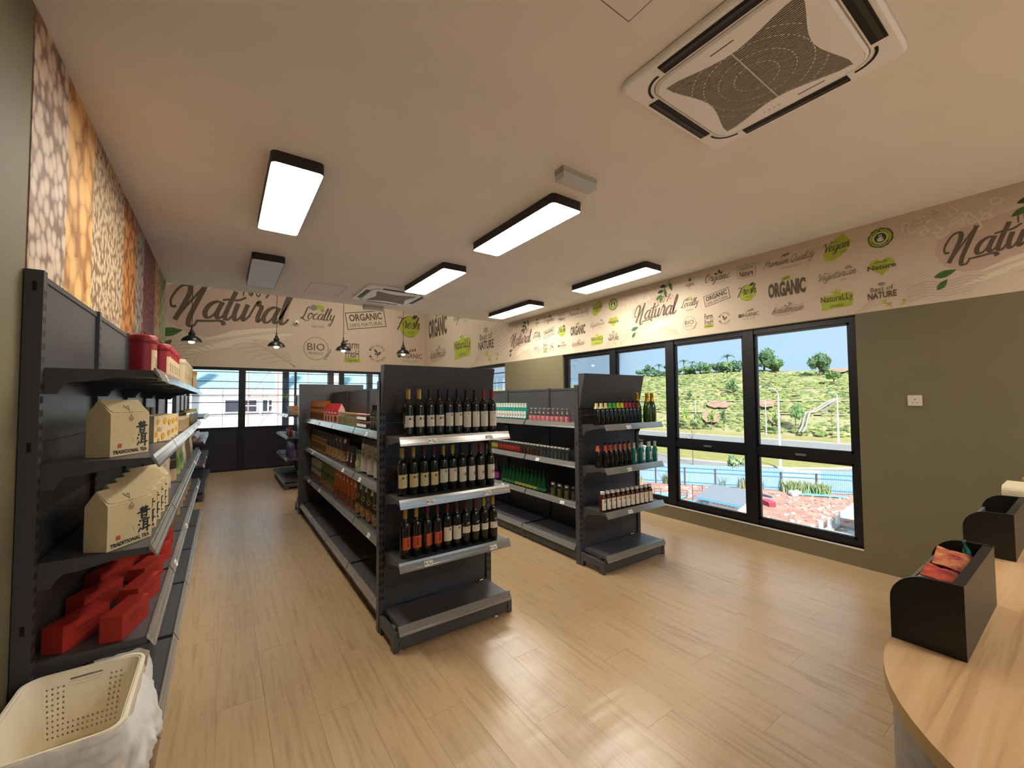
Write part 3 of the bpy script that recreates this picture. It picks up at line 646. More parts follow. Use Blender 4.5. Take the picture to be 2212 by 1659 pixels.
shelf_unit('display_shelf', 'charcoal shelf at the far left end near the back windows', (XL+.028, 7.85+1.31, 0), PI/2, 3, .87, 1.63, [.5342, .8992, 1.27], .340, .36, False, False, 91)
# ================================================================ goods on the shelves
def P_(name, key, fn, parent, loc=(0, 0, 0), rz=0.):
    o = link(name, cached(key, fn), parent, loc, rz)
    if name.endswith('print') or name in ('button', 'marking', 'grille_rings'): o['kind'] = 'stuff'
    return o
DKGLASS = M('dark_bottle_glass', '#15130c', .06, 0, .6, coat=.3)
def arc_shell(r, z0, z1, a0, a1, n=10):
    mb = MB(); vs = []
    for i in range(n+1):
        a = R(a0+(a1-a0)*i/n); vs += [(r*math.cos(a), r*math.sin(a), z0), (r*math.cos(a), r*math.sin(a), z1)]
    mb.add(vs, [(2*i, 2*i+2, 2*i+3, 2*i+1) for i in range(n)], 0, True); return mb
def wrap_print(draw, r, name, mats_parent, key, parent):
    """print drawn flat in (u,v) metres then wrapped on a cylinder of radius r, facing -y"""
    def make():
        p = Pr((0, 0, 0), (1, 0, 0), (0, 0, 1), (0, -1, 0), .0003); draw(p)
        out = []
        for (u, l, v) in p.mb.v:
            rr = r+.0002-l; a = u/r-PI/2; out.append((rr*math.cos(a), rr*math.sin(a), v))
        p.mb.v = out; return p.mb.mesh(name, p.mats)
    return P_(name, key, make, parent)
WINE = [(0, 0), (.030, 0), (.0365, .006), (.0375, .03), (.0375, .185), (.036, .2), (.029, .215), (.0205, .226), (.0155, .236), (.0145, .25), (.0145, .296), (.0155, .297), (.0155, .302), (0, .302)]
WINE = [(a*.89, b) for a, b in WINE]
CREAM = M('cream_label', '#ddd3bd', .7); YLAB = M('yellow_label', '#d8c48b', .7); ORLAB = M('orange_label', '#c8552a', .65); RED_INK = M('dark_red_ink', '#5a1a14', .7); BRN = M('brown_ink', '#8d4a32', .7)
CAPS = {'gold': M('gold_capsule', '#b08f45', .35, .5), 'black': M('black_capsule', '#17171a', .4), 'maroon': M('maroon_capsule', '#551525', .4), 'red': M('red_capsule', '#7d1620', .4)}
def dr_sketch(p):
    p.ellipse(.0, .115, .018, .009, INK, 1, 12, 0, .3); p.poly([(-.022, .1), (.022, .1), (.022, .106), (-.022, .107)], INK, 1)
    for y, w_ in ((.088, .03), (.08, .022), (.068, .026)): p.poly([(-w_/2, y), (w_/2, y), (w_/2, y+.002), (-w_/2, y+.002)], INK, 1)
def dr_crest(p):
    p.ellipse(0, .135, .0045, .007, INK, 1, 10); p.ring(0, .134, .009, .0115, INK, 1, 14, 150, 390)
    for y, w_ in ((.112, .03), (.106, .036), (.098, .022), (.085, .028)): p.poly([(-w_/2, y), (w_/2, y), (w_/2, y+.0022), (-w_/2, y+.0022)], INK, 1)
def dr_sign(p):
    p.line(bez([(-.014, .132), (-.006, .142), (-.004, .133), (.004, .14), (.016, .146)], 4), .002, INK, 1); p.ring(.006, .118, .004, .0055, P_GRY, 1, 10)
    for y, w_ in ((.1, .03), (.094, .024), (.082, .028), (.062, .02)): p.poly([(-w_/2, y), (w_/2, y), (w_/2, y+.0016), (-w_/2, y+.0016)], P_GRY, 1)
def dr_ram(p):
    p.ring(-.002, .1, .008, .0115, BRN, 1, 14, 40, 300); p.ellipse(.008, .1, .01, .008, BRN, 1, 10, 0, .3); p.line([(.0, .138), (.01, .144)], .003, INK, 1)
    for y, w_ in ((.128, .034), (.121, .03), (.078, .03), (.07, .024)): p.poly([(-w_/2, y), (w_/2, y), (w_/2, y+.002), (-w_/2, y+.002)], P_GRY, 1)
def dr_D(p):
    p.poly([(-.012, .075), (-.006, .075), (-.006, .117), (-.012, .117)], RED_INK, 1); p.ring(-.008, .096, .0185, .0215, RED_INK, 1, 16, -80, 80)
    p.poly([(-.016, .115), (-.002, .115), (-.002, .118), (-.016, .118)], RED_INK, 1); p.poly([(-.016, .074), (-.002, .074), (-.002, .077), (-.016, .077)], RED_INK, 1)
def dr_low(p):
    p.ellipse(0, .15, .012, .009, P_GRY, 1, 12, 0, .4); p.frame(0, .155, .03, .05, .001, P_GRY); p.ellipse(0, .118, .004, .004, INK, 1, 8)
    for y, w_ in ((.108, .03), (.1, .022)): p.poly([(-w_/2, y), (w_/2, y), (w_/2, y+.0022), (-w_/2, y+.0022)], P_GRY, 1)
LABK = {'sketch': (CREAM, .062, .135, dr_sketch), 'chateau': (YLAB, .05, .135, dr_sketch), 'crest': (CREAM, .058, .148, dr_crest), 'signature': (CREAM, .045, .152, dr_sign), 'ram': (CREAM, .05, .15, dr_ram), 'D': (ORLAB, .055, .13, dr_D), 'low': (CREAM, .085, .128, dr_low)}
LABT = {'sketch': 'white label with grey house sketch', 'chateau': 'cream-yellow label with building', 'crest': 'white label with small crest', 'signature': 'tall white label with signature', 'ram': 'white label with red-brown motif', 'D': 'orange label lettered D', 'low': 'short low white label'}
def wine(x, y, z, lab, cap, text, turn=0.):
    t = thing('wine_bottle', text, 'wine bottle', (x, y, z), turn, 'wine bottles on the end display')
    P_('bottle_body', 'wine_b', lambda: MB().lathe(WINE, 22).mesh('bottle_body', DKGLASS), t)
    P_('capsule', ('cap', cap), lambda: MB().lathe([(.0135, .242), (.0139, .25), (.0139, .3), (.0148, .301), (.0148, .305), (.0, .3055)], 16).mesh('capsule', CAPS[cap]), t)
    m, a, b, d = LABK[lab]
    lb = P_('label', ('lab', lab), lambda: arc_shell(.0338, a, b, -162, -18).mesh('label', m), t)
    wrap_print(d, .0341, 'label_print', None, ('labp', lab), lb)
ROWS = [(1.268, [.980, 1.053, 1.126, 1.195, 1.264, 1.333, 1.402, 1.471, 1.541, 1.612], [2.565]*10, 'sketch sketch sketch sketch crest crest signature signature signature signature'.split(), 'gold gold black black black black black black red red'.split(), 'top'),
        (.89, [.955, 1.029, 1.099, 1.167, 1.235, 1.303, 1.371, 1.440, 1.512, 1.590], [2.61, 2.607, 2.60, 2.595, 2.59, 2.587, 2.58, 2.575, 2.57, 2.56], 'chateau chateau chateau chateau crest crest ram ram ram ram'.split(), 'gold gold maroon maroon gold gold black black red maroon'.split(), 'middle'),
        (.515, [.955, 1.027, 1.099, 1.168, 1.238, 1.307, 1.376, 1.446, 1.516, 1.588], [2.55, 2.548, 2.545, 2.543, 2.54, 2.538, 2.535, 2.53, 2.527, 2.523], 'D D D D crest crest low low low low'.split(), 'gold gold maroon maroon maroon maroon maroon maroon gold gold'.split(), 'bottom')]
for z, xs, ys_, labs, caps, nm in ROWS:
    for i, (x, y, l, c) in enumerate(zip(xs, ys_, labs, caps)):
        wine(x, y, z, l, c, '%s wine bottle from the left, %s wine shelf, %s' % (ORD[i], nm, LABT[l]), R(rnd.uniform(10, 26)) if l != 'D' or i != 2 else R(45))

# ---- generic lathe bottle
def bottle(name, label, cat, grp, loc, kind, body, prof, cap=None, lab=None, neck=None, draw=None, rz=0., fill=None, n=16):
    t = thing(name, label, cat, loc, rz, grp)
    P_('bottle_body', ('bb', kind), lambda: MB().lathe(prof, n).mesh('bottle_body', body), t)
    if fill: P_('drink', ('bf', kind, fill[0].name), lambda: MB().lathe(fill[1], n).mesh('drink', fill[0]), t)
    if cap: P_('cap', ('bc', kind, cap[0].name), lambda: MB().lathe(cap[1], n).mesh('cap', cap[0]), t)
    if neck: P_('neck_label', ('bn', kind, neck[0].name), lambda: MB().lathe(neck[1], n).mesh('neck_label', neck[0]), t)
    if lab:
        l = P_('label', ('bl', kind, lab[0].name), lambda: arc_shell(lab[1], lab[2], lab[3], -90-lab[4], -90+lab[4], 8).mesh('label', lab[0]), t)
        if draw: wrap_print(draw, lab[1]+.0003, 'label_print', None, ('bp', kind, draw.__name__), l)
    return t
BEER = [(0, 0), (.027, 0), (.0292, .004), (.0292, .115), (.028, .128), (.021, .148), (.0145, .165), (.0128, .2), (.0138, .203), (.0138, .21), (0, .21)]
BNECK = [(.0222, .147), (.0155, .165), (.0138, .196)]
BCAP = [(.0142, .2), (.0155, .203), (.0148, .212), (.010, .214), (0, .214)]
NK = {'cream': M('neck_cream', '#cdbb83', .6), 'green': M('neck_green', '#3f9a2c', .6), 'yellow': M('neck_yellow', '#b7b52c', .6), 'crimson': M('neck_crimson', '#a3213c', .6), 'plum': M('neck_plum', '#6f2433', .6),
      'orange-red': M('neck_orange_red', '#c84a30', .6), 'pink': M('neck_pink', '#b5656a', .6), 'amber': M('neck_amber', '#b8672c', .6)}
SILVER = M('silver_print', '#77777f', .4, .4)
def dr_beer(p):
    p.ellipse(0, .062, .013, .043, SILVER, 0, 18); p.ellipse(0, .062, .011, .039, BLACK, 1, 18)
    for y in (.045, .06, .075): p.poly([(-.006, y), (.006, y), (.006, y+.008), (-.006, y+.008)], SILVER, 2)
def beer(i, x, y, z, c, text):
    t = bottle('beer_bottle', text, 'beer bottle', 'dark beer bottles on the drinks end display', (x, y, z), 'beer', DKGLASS, BEER, (BLACK, BCAP), None, (NK[c], BNECK), None, R(25))
    wrap_print(dr_beer, .0295, 'label_print', None, 'beerp', t)
bc = 'cream cream cream green green yellow yellow crimson crimson plum plum'.split()
for i in range(11):
    x = 2.735+i*.0655 if i < 2 else 2.864+(i-2)*.0603
    beer(i, x, 2.598+.004*i, 1.268, bc[i], '%s dark beer bottle from the left on the top shelf, %s neck label' % (ORD[i], bc[i]))
bc = 'orange-red orange-red orange-red pink pink amber amber'.split()
for i in range(7):
    x = 2.752+i*.0625; beer(i, x, 2.605 if i == 0 else 2.575-.001*i, .89, bc[i], '%s dark beer bottle from the left on the middle shelf, %s neck label' % (ORD[i], bc[i]))
CHAMP = [(0, 0), (.036, 0), (.0405, .006), (.0405, .13), (.036, .155), (.026, .19), (.017, .225), (.0145, .25), (.0155, .285), (0, .286)]
CFOIL = [(.0225, .205), (.0178, .228), (.0155, .25), (.0185, .256), (.0165, .275), (.018, .283), (.015, .29), (0, .292)]
SPARK = M('green_bottle_glass', '#39510f', .06, 0, .6, trans=.25, coat=.2)
GOLD = M('gold_foil', '#c58a1e', .3, .7)
def dr_ch(p): p.ring(0, .07, .016, .0175, P_GRN, 1, 18); p.line(bez([(-.014, .05), (0, .075), (.014, .09)], 4), .002, P_GRN, 1)
for i, (x, y) in enumerate(((3.400, 2.675), (3.470, 2.612), (3.553, 2.618))):
    t = bottle('sparkling_wine_bottle', '%s gold-foiled sparkling wine bottle from the left, right end of the top shelf' % ORD[i], 'wine bottle', 'gold-foiled sparkling wine bottles', (x, y, 1.268), 'champ', SPARK, CHAMP, (GOLD, CFOIL), None, None, None, R(30), n=20)
    wrap_print(dr_ch, .0408, 'label_print', None, 'champp', t)
# teal mixers
TEAL = M('teal_drink', '#2f9c8f', .08, 0, .5, trans=.35, coat=.2)
TBOT = [(0, 0), (.023, 0), (.0255, .004), (.0255, .105), (.024, .115), (.016, .14), (.0125, .155), (.0125, .185), (0, .186)]
TNK = [(.0152, .145), (.013, .156), (.013, .176)]; TCAP = [(.0135, .178), (.0145, .181), (.014, .19), (0, .192)]
PALEG = M('pale_green_label', '#c6d3c2', .6)
def dr_teal(p): p.text('Z', 0, .085, .008, .01, INK); p.poly([(-.007, .045), (.007, .045), (.007, .07), (-.007, .07)], P_GRY, 1)
def teal(x, y, z, text, rz):
    return bottle('mixer_bottle', text, 'bottle', 'teal mixer bottles', (x, y, z), 'teal', TEAL, TBOT, (PALEG, TCAP), (PAPER, .0258, .025, .1, 38), (PALEG, TNK), dr_teal, rz)
for i in range(7):
    x = 3.182+i*.053; teal(x, 2.600-.004*i if i % 2 else 2.555, .89, '%s teal mixer bottle from the left on the end display' % ORD[i], R(25))
# juices
JUICE = M('brown_juice_bottle', '#54230f', .12, 0, .5, trans=.2)
JB = [(0, 0), (.026, 0), (.030, .005), (.030, .06), (.0285, .066), (.030, .072), (.030, .115), (.026, .13), (.0185, .142), (.0185, .155), (0, .156)]
JC = [(.020, .150), (.020, .172), (.018, .174), (0, .174)]
WCAP = M('white_cap', '#d8d6d2', .4); FR = {'orange': M('print_orange', '#d98a22', .6), 'yellow': M('print_yellow', '#d0b12c', .6), 'brown': M('print_brown', '#7b4a22', .6)}
def dr_jo(p): p.ellipse(-.008, .092, .0125, .0125, FR['orange'], 1, 14); p.ellipse(.006, .045, .012, .011, FR['brown'], 1, 12); p.ellipse(.012, .038, .008, .008, PAPER, 2, 10); p.text('FRUIT', .013, .085, .005, .03, P_GRY)
def dr_jy(p): p.poly([(-.018, .06), (-.004, .06), (-.006, .108), (-.016, .108)], FR['yellow'], 1); p.ellipse(.006, .04, .014, .008, FR['brown'], 1, 12); p.ellipse(.012, .032, .009, .006, PAPER, 2, 10)
for i in range(11):
    x = 2.742+i*.0605; y = 2.548-.0035*i; d = dr_jo if i < 6 else dr_jy
    bottle('juice_bottle', '%s white-capped juice bottle from the left, %s motif label' % (ORD[i], 'orange fruit' if i < 6 else 'yellow fruit'), 'juice bottle', 'white-capped juice bottles on the end display', (x, y, .515), 'juice', JUICE, JB, (WCAP, JC), (PAPER, .0304, .018, .112, 75), None, d, R(18+rnd.uniform(-6, 6)), n=14)

# ---- drinks gondola, left side (faces -X)
BX = 2.80
for i in range(12):
    y = 4.33-i*.0535
    teal(BX, y, 1.268, '%s teal mixer bottle from the far end on the drinks run\'s top shelf' % ORD[i], -PI/2+R(20))
CLEARB = glass('clear_bottle_glass', (.93, .95, .94), .10, .05)
PINKD = M('pink_drink', '#b3243a', .2, trans=.3); PKL = M('pink_label', '#c96a72', .6)
SODA = [(0, 0), (.028, 0), (.0305, .004), (.0305, .07), (.029, .082), (.018, .105), (.0135, .118), (.0135, .135), (0, .136)]
def dr_soda(p): p.ring(0, .045, .008, .011, PAPER, 1, 14); p.text('soda', 0, .022, .02, .008, PAPER)
for i in range(9):
    bottle('soda_bottle', '%s clear soda bottle with pink label, counted from the far end' % ORD[i], 'bottle', 'pink-labelled soda bottles', (BX, 3.625-i*.073, 1.268), 'soda', CLEARB, SODA, (M('tin_cap', '#b9b9bb', .3, .7), [(.0145, .128), (.0155, .131), (.015, .14), (0, .142)]), (PKL, .0308, .008, .062, 110), None, dr_soda, -PI/2+R(15), (PINKD, [(0, .003), (.028, .004), (.028, .03), (0, .031)]))
def jar(name, label, cat, grp, loc, kind, r, h, content, lidm, labm, rz, fillh=.8, n=14, dot=None, labz=(.2, .6)):
    t = thing(name, label, cat, loc, rz, grp)
    P_('jar_glass', ('jg', kind, r, h), lambda: MB().lathe([(0, 0), (r*.93, 0), (r, .005), (r, h*.72), (r*.8, h*.84), (r*.8, h*.9)], n).mesh('jar_glass', CLEARB), t)
    P_('contents', ('jc', kind, content.name, r, h), lambda: MB().lathe([(0, .003), (r*.92, .004), (r*.92, h*fillh*.72), (0, h*fillh*.74)], n).mesh('contents', content), t)
    P_('lid', ('jl', kind, lidm.name, r, h), lambda: MB().lathe([(r*.8, h*.87), (r*.86, h*.88), (r*.86, h*.985), (r*.8, h), (0, h)], n).mesh('lid', lidm), t)
    if labm:
        l = P_('label', ('jb', kind, labm.name, r, h), lambda: arc_shell(r+.0004, h*labz[0], h*labz[1], -150, -30, 8).mesh('label', labm), t)
        if dot: wrap_print(lambda p: p.ellipse(0, h*.38, r*.3, r*.3, dot, 1, 12), r+.0007, 'label_print', None, ('jd', kind, dot.name, r, h), l)
    return t
TINLID = M('tin_lid', '#a7a6a4', .3, .75)
CONT = {'yellow': M('pickle_yellow', '#8f8b2f', .5), 'red': M('sauce_red', '#8f2a1c', .4), 'brown': M('spread_brown', '#5a3420', .4), 'clear': M('dark_glass_fill', '#737a7e', .15, trans=.5)}
for i in range(25):
    k = 'yellow' if i < 3 else 'red' if i < 11 else 'brown' if i < 17 else 'clear'; y = 4.465-i*.0585
    jar('glass_jar', '%s glass jar from the far end on the middle drinks shelf, %s contents' % (ORD[i], k), 'jar', 'glass jars on the middle drinks shelf', (BX+.01, y, .89), 'mid', .0245, .125, CONT[k], M('glass_jar_lid', '#b9b7b2', .25, .3), CONT[k] if k in ('yellow', 'red') else None, -PI/2+R(10), .8, 12, PAPER if k == 'brown' else None)
PUR = M('purple_label', '#7a2a72', .6)
for i in range(3):
    bottle('grape_drink_bottle', '%s black bottle with purple label from the far end' % ORD[i], 'bottle', 'black purple-labelled bottles', (BX, 4.50-i*.085, .515), 'grape', DKGLASS, [(a*1.15, b*1.2) for a, b in BEER], (BLACK, [(a*1.1, b*1.2) for a, b in BCAP]), (PUR, .0354, .03, .1, 80), None, None, -PI/2+R(20))
GRN = M('green_water_glass', '#174423', .08, 0, .6, trans=.3)
GB = [(0, 0), (.028, 0), (.0318, .006), (.0325, .05), (.029, .1), (.021, .15), (.014, .19), (.0125, .22), (0, .221)]
GLAB = M('green_label', '#2f6238', .6); GYEL = M('yellow_green_label', '#8a8a3a', .6)
for i in range(12):
    bottle('mineral_water_bottle', '%s green mineral water bottle from the far end of the bottom drinks shelf' % ORD[i], 'bottle', 'green mineral water bottles', (BX, 4.17-i*.068, .515), 'water', GRN, GB, (GRN, [(.0135, .208), (.0145, .212), (.014, .222), (0, .223)]), (GYEL if 3 < i < 10 else GLAB, .0329, .02, .05, 90), None, None, -PI/2+R(15))
for i in range(7):
    jar('small_glass_jar', '%s small glass jar with greenish contents from the far end' % ORD[i], 'jar', 'small jars on the bottom drinks shelf', (BX+(.0 if i % 2 else .04), 3.325-i*.052, .515), 'low', .028, .125, M('olive_contents', '#6a7038', .5), TINLID, None, -PI/2, .85, 12)

# ---------------------------------------------------------------- bags and cartons
def pouch_mesh(w_, h, d, mat, seal=None, crimp=.02, gus=True, n=6, m=8, seed=1):
    mb = MB(); vs = []; fs = []; r_ = random.Random(seed)
    for side in (-1, 1):
        for j in range(m+1):
            v = j/m; th = d*(1-v**2.2)*(1 if gus else math.sin(PI*min(1, v+.12))**.5)
            for i in range(n+1):
                u = i/n*2-1; t = th*(1-abs(u)**2.6)*.5+.0015
                pu = w_/2*u*(1-.05*(1-v)*math.sin(PI*v)); jx = (r_.random()-.5)*.006*math.sin(PI*v)
                vs.append((pu, side*t+jx, v*h))
    k = (m+1)*(n+1)
    for s_ in (0, 1):
        for j in range(m):
            for i in range(n):
                a = s_*k+j*(n+1)+i; f = (a, a+1, a+n+2, a+n+1); fs.append(f if s_ == 0 else f[::-1])
    for j in range(m):
        for i in (0, n): a = j*(n+1)+i; fs.append((a, a+n+1, k+a+n+1, k+a))
    for i in range(n): fs.append((i, k+i, k+i+1, i+1)); a = m*(n+1)+i; fs.append((a, a+1, k+a+1, k+a))
    mb.add(vs, fs, 0, True)
    return mb
def pouch_front(d, v, u, gus=True):
    th = d*(1-v**2.2)*(1 if gus else math.sin(PI*min(1, v+.12))**.5); return -(th*(1-abs(u)**2.6)*.5+.0015)
def patch(w_, h, d, u0, u1, v0, v1, oval=False, off=.0035, gus=True, n=8):
    """a printed or clear patch following the pouch's front"""
    mb = MB(); vs = []; fs = []
    for j in range(n+1):
        vv = v0+(v1-v0)*j/n; hw = math.sqrt(max(0.02, 1-(2*j/n-1)**2)) if oval else 1; uc, uh = (u0+u1)/2, (u1-u0)/2
        for i in range(n+1):
            u = uc+uh*hw*(2*i/n-1); vs.append((w_/2*u*(1-.05*(1-vv)*math.sin(PI*vv)), pouch_front(d, vv, u, gus)-off, vv*h))
    for j in range(n):
        for i in range(n): a = j*(n+1)+i; fs.append((a, a+1, a+n+2, a+n+1))
    return mb.add(vs, fs, 0, True)
NUTS = M('granola', '#8a5a33', .6, noise_=.5, nscale=60, c2='#3a1d10'); NUTL = M('pale_nuts', '#b48c5a', .6, noise_=.5, nscale=55, c2='#5a3a20')
def pouch(label, grp, loc, rz, w_, h, d, bodyc, kind, win=None, top=None, sticker=True, lean=0., strip=None, cat='snack bag', name='snack_bag', draw=None, gus=True, labelm=None):
    t = thing(name, label, cat, loc, rz, grp)
    if lean: t.rotation_euler = (lean, 0, rz)
    P_('bag_body', ('pb', kind), lambda: pouch_mesh(w_, h, d, bodyc, gus=gus).mesh('bag_body', bodyc), t)
    if win: P_('window', ('pw', kind), lambda: patch(w_, h, d, win[0], win[1], win[2], win[3], win[4], gus=gus).mesh('window', win[5]), t)
    if top: P_('header', ('pt', kind), lambda: patch(w_, h, d, -.97, .97, top[0], .985, False, gus=gus).mesh('header', top[1]), t)
    if strip: P_('label', ('ps', kind), lambda: patch(w_, h, d, strip[0], strip[1], strip[2], strip[3], False, .004, gus=gus).mesh('label', strip[4]), t)
    if sticker: P_('price_sticker', ('pk', kind), lambda: patch(w_, h, d, .1, .55, .8, .95, False, .006, gus=gus).mesh('price_sticker', PAPER), t)
    if draw:
        def mk():
            p = Pr((0, 0, 0), (1, 0, 0), (0, 0, 1), (0, -1, 0), .0004); draw(p)
            p.mb.v = [(a, pouch_front(d, min(1, max(0, z/h)), max(-1, min(1, a/(w_/2))), gus)-.0055+b, z) for a, b, z in p.mb.v]; return p.mb.mesh('label_print', p.mats)
        P_('label_print', ('pp', kind), mk, t)
    return t
AX = .985   # front line of goods on the snack run's left side
FACE = -PI/2
ORG_ = M('orange_bag', '#b8691c', .4); YEL_ = M('yellow_bag', '#a98a22', .4); DBR_ = M('dark_brown_bag', '#3a2218', .45); WHT_ = M('white_bag', '#a9a595', .4); GRN_ = M('green_bag', '#5f7a26', .4); ORB_ = M('bright_orange_bag', '#b3561b', .35)
DGR_ = M('dark_green_bag', '#3d3b20', .4); CRM_ = M('cream_panel', '#c9b98c', .6)
# top shelf
for i in range(7):
    pouch('%s orange snack bag from the far end, top shelf of the snack run' % ORD[i], 'orange snack bags on the top shelf', (AX+.02, 6.08-i*.142, 1.268), FACE+R(18), .134, .235, .06, ORG_, 'or', (-.6, .6, .05, .42, True, NUTS), None, False, draw=lambda p: p.text('ooo', 0, .15, .08, .03, DBR_, .03))
def gable(label, grp, loc, rz, w_, h, d, c, rc, kind, draw=None, name='snack_carton'):
    t = thing(name, label, 'carton', loc, rz, grp); hb = h*.68
    def body():
        mb = MB(); x, y = w_/2, d/2
        mb.add([(-x, -y, 0), (x, -y, 0), (x, y, 0), (-x, y, 0), (-x, -y, hb), (x, -y, hb), (x, y, hb), (-x, y, hb), (-x, 0, h), (x, 0, h)],
               [(0, 3, 2, 1), (0, 1, 5, 4), (2, 3, 7, 6), (1, 2, 6, 9, 5), (3, 0, 4, 8, 7), (4, 5, 9, 8), (6, 7, 8, 9)])
        return mb.mesh('carton_body', c)
    P_('carton_body', ('gb', kind), body, t)
    P_('roof_panel', ('gr', kind), lambda: MB().add([(-w_/2+.004, -d/2-.001, hb+.001), (w_/2-.004, -d/2-.001, hb+.001), (w_/2-.004, -.002, h-.001), (-w_/2+.004, -.002, h-.001)], [(0, 1, 2, 3)]).mesh('roof_panel', rc), t)
    if draw:
        def mk(): p = Pr((0, -d/2, 0), (1, 0, 0), (0, 0, 1), (0, -1, 0)); draw(p); return p.mb.mesh('carton_print', p.mats)
        P_('carton_print', ('gp', kind), mk, t)
    return t
REDC = M('red_carton', '#b3202b', .5); PNKC = M('pink_carton', '#cf8f88', .5)
def dr_red(p):
    p.poly([(-.05, .085), (.05, .085), (.05, .138), (-.05, .138)], REDC, 0); p.text('ooo', 0, .11, .06, .02, PAPER, .02); p.ellipse(0, .045, .035, .035, NUTS, 1, 16)
    p.poly([(-.03, .1), (.03, .1), (.03, .104), (-.03, .104)], PAPER, 1)
for i in range(4):
    gable('%s red and pink gabled carton from the far end, top shelf' % ORD[i], 'red and pink gabled cartons', (AX+.02, 5.075-i*.148, 1.268), FACE+R(16), .13, .205, .07, PNKC, REDC, 'red', dr_red)
SEED = M('pale_seeds', '#b5a878', .6, noise_=.4, nscale=60)
for i in range(9):
    jar('seed_jar', '%s clear jar of pale seeds from the far end, top shelf' % ORD[i], 'jar', 'jars of pale seeds', (AX+.012, 4.46-i*.078, 1.268), 'seed', .034, .12, SEED, M('gold_lid', '#9c8a58', .4, .5), None, FACE, .95, 12)
for i in range(8):
    k, l = i % 4, i//4
    jar('jam_jar', '%s small pink-lidded jam jar from the far end, %s layer' % (ORD[k], 'lower' if l == 0 else 'upper'), 'jar', 'pink-lidded jam jars', (AX+.008, 3.745-k*.068, 1.268+l*.0605), 'jam', .027, .060, M('jam_dark', '#3b1620', .4), M('pink_lid', '#c98a8a', .4), PAPER, FACE, .9, 12)
OIL = [(0, 0), (.026, 0), (.029, .004), (.029, .135), (.022, .15), (.014, .165), (.014, .19), (0, .191)]
DKLAB = M('dark_label', '#2c2c26', .5)
def dr_oil(p):
    for y, w_ in ((.05, .03), (.065, .024), (.085, .03), (.1, .02)): p.poly([(-w_/2, y), (w_/2, y), (w_/2, y+.007), (-w_/2, y+.007)], CRM_, 1)
for i in range(4):
    bottle('oil_bottle', '%s dark oil bottle from the near post, top snack shelf' % ORD[3-i], 'bottle', 'dark oil bottles', (AX+.012, 3.355-i*.075, 1.268), 'oil', DKGLASS, OIL, (BLACK, [(.0165, .16), (.0165, .198), (0, .2)]), (DKLAB, .0294, .02, .13, 100), None, dr_oil, FACE+R(18))
bottle('oil_bottle', 'tall pale bottle with gold cap behind the dark oil bottles', 'bottle', None, (AX+.075, 3.40, 1.268), 'tall', M('pale_bottle', '#8f8c70', .2), [(0, 0), (.03, 0), (.032, .004), (.032, .16), (.024, .18), (.02, .19), (0, .191)], (GOLD, [(.028, .19), (.028, .245), (0, .247)]), None, None, None, FACE)
# middle shelf
for i in range(7):
    pouch('%s yellow granola bag from the far end, middle shelf of the snack run' % ORD[i], 'yellow granola bags', (AX+.03, 6.08-i*.140, .89), FACE+R(18), .132, .235, .065, YEL_, 'yg', (-.65, .65, .06, .4, True, NUTS), (.72, DBR_), False, draw=lambda p: p.text('oats', 0, .135, .07, .02, DBR_, .02))
for i in range(5):
    pouch('%s brown granola bag from the far end, middle shelf of the snack run' % ORD[i], 'brown granola bags', (AX+.03, 5.065-i*.172, .89), FACE+R(18), .162, .24, .07, DBR_, 'bg', (-.8, .8, .04, .48, False, NUTL), None, i > 1)
for i in range(2):
    pouch('%s chocolate brown pouch with white lettering, before the green pouch' % ORD[i], 'chocolate brown pouches', (AX+.02, 4.105-i*.135, .89), FACE+R(16), .125, .19, .06, M('choc_bag', '#2e1a14', .4), 'ch', None, None, False, draw=lambda p: [p.text('C', 0, .12, .02, .022, PAPER, .02), p.text('O', 0, .09, .02, .022, PAPER, .02), p.text('B', 0, .06, .02, .022, PAPER, .02)])
pouch('pale green and white pouch between the brown and black pouches', None, (AX+.025, 3.80, .89), FACE+R(12), .15, .175, .06, M('palegreen_bag', '#9aa878', .35, noise_=.35, nscale=18, c2='#4f7a48'), 'pg', (-.7, .6, .15, .5, True, SEED), (.82, GLAB), False)
def dr_nat(p): p.text('NAT', -.025, .195, .075, .022, INK); p.text('GIF', -.025, .158, .075, .03, INK); [p.poly([(-.06, y), (.06, y), (.06, y+.003), (-.06, y+.003)], P_GRY, 1) for y in (.135, .128, .118)]; p.poly([(-.066, .02), (.066, .02), (.066, .1), (-.066, .1)], M('taupe_panel', '#8b7f6c', .6), 1)
for i in range(3):
    pouch('%s tall black pouch with off-white panel, counted from the far end' % ORD[i], 'tall black pouches with off-white panels', (AX+.03, 3.60-i*.185, .89), FACE+R(14), .178, .285, .075, M('black_pouch', '#151311', .4), 'nat', None, None, False, strip=(-.75, .8, .06, .86, M('offwhite_panel', '#a39c8c', .6)), draw=dr_nat)
# bottom shelf
for i in range(5):
    pouch('%s white snack bag from the far end, bottom shelf of the snack run' % ORD[i], 'white snack bags on the bottom shelf', (AX+.03, 6.08-i*.138, .515), FACE+R(18), .13, .23, .065, WHT_, 'wb', (-.6, .6, .04, .3, True, NUTS), None, False, draw=lambda p: p.text('oo', 0, .14, .06, .03, DBR_, .02))
for i in range(5):
    pouch('%s green snack bag from the far end, bottom shelf of the snack run' % ORD[i], 'green snack bags on the bottom shelf', (AX+.03, 5.385-i*.142, .515), FACE+R(18), .134, .24, .07, GRN_, 'gb', (-.7, .7, .04, .36, True, NUTL), None, False, draw=lambda p: p.text('oo', 0, .15, .07, .03, DBR_, .02))
for i in range(6):
    pouch('%s bright orange granola bag from the far end, bottom shelf' % ORD[i], 'bright orange granola bags', (AX+.03, 4.672-i*.145, .515), FACE+R(18), .137, .25, .075, ORB_, 'ob', (-.65, .65, .04, .36, True, NUTS), None, True)
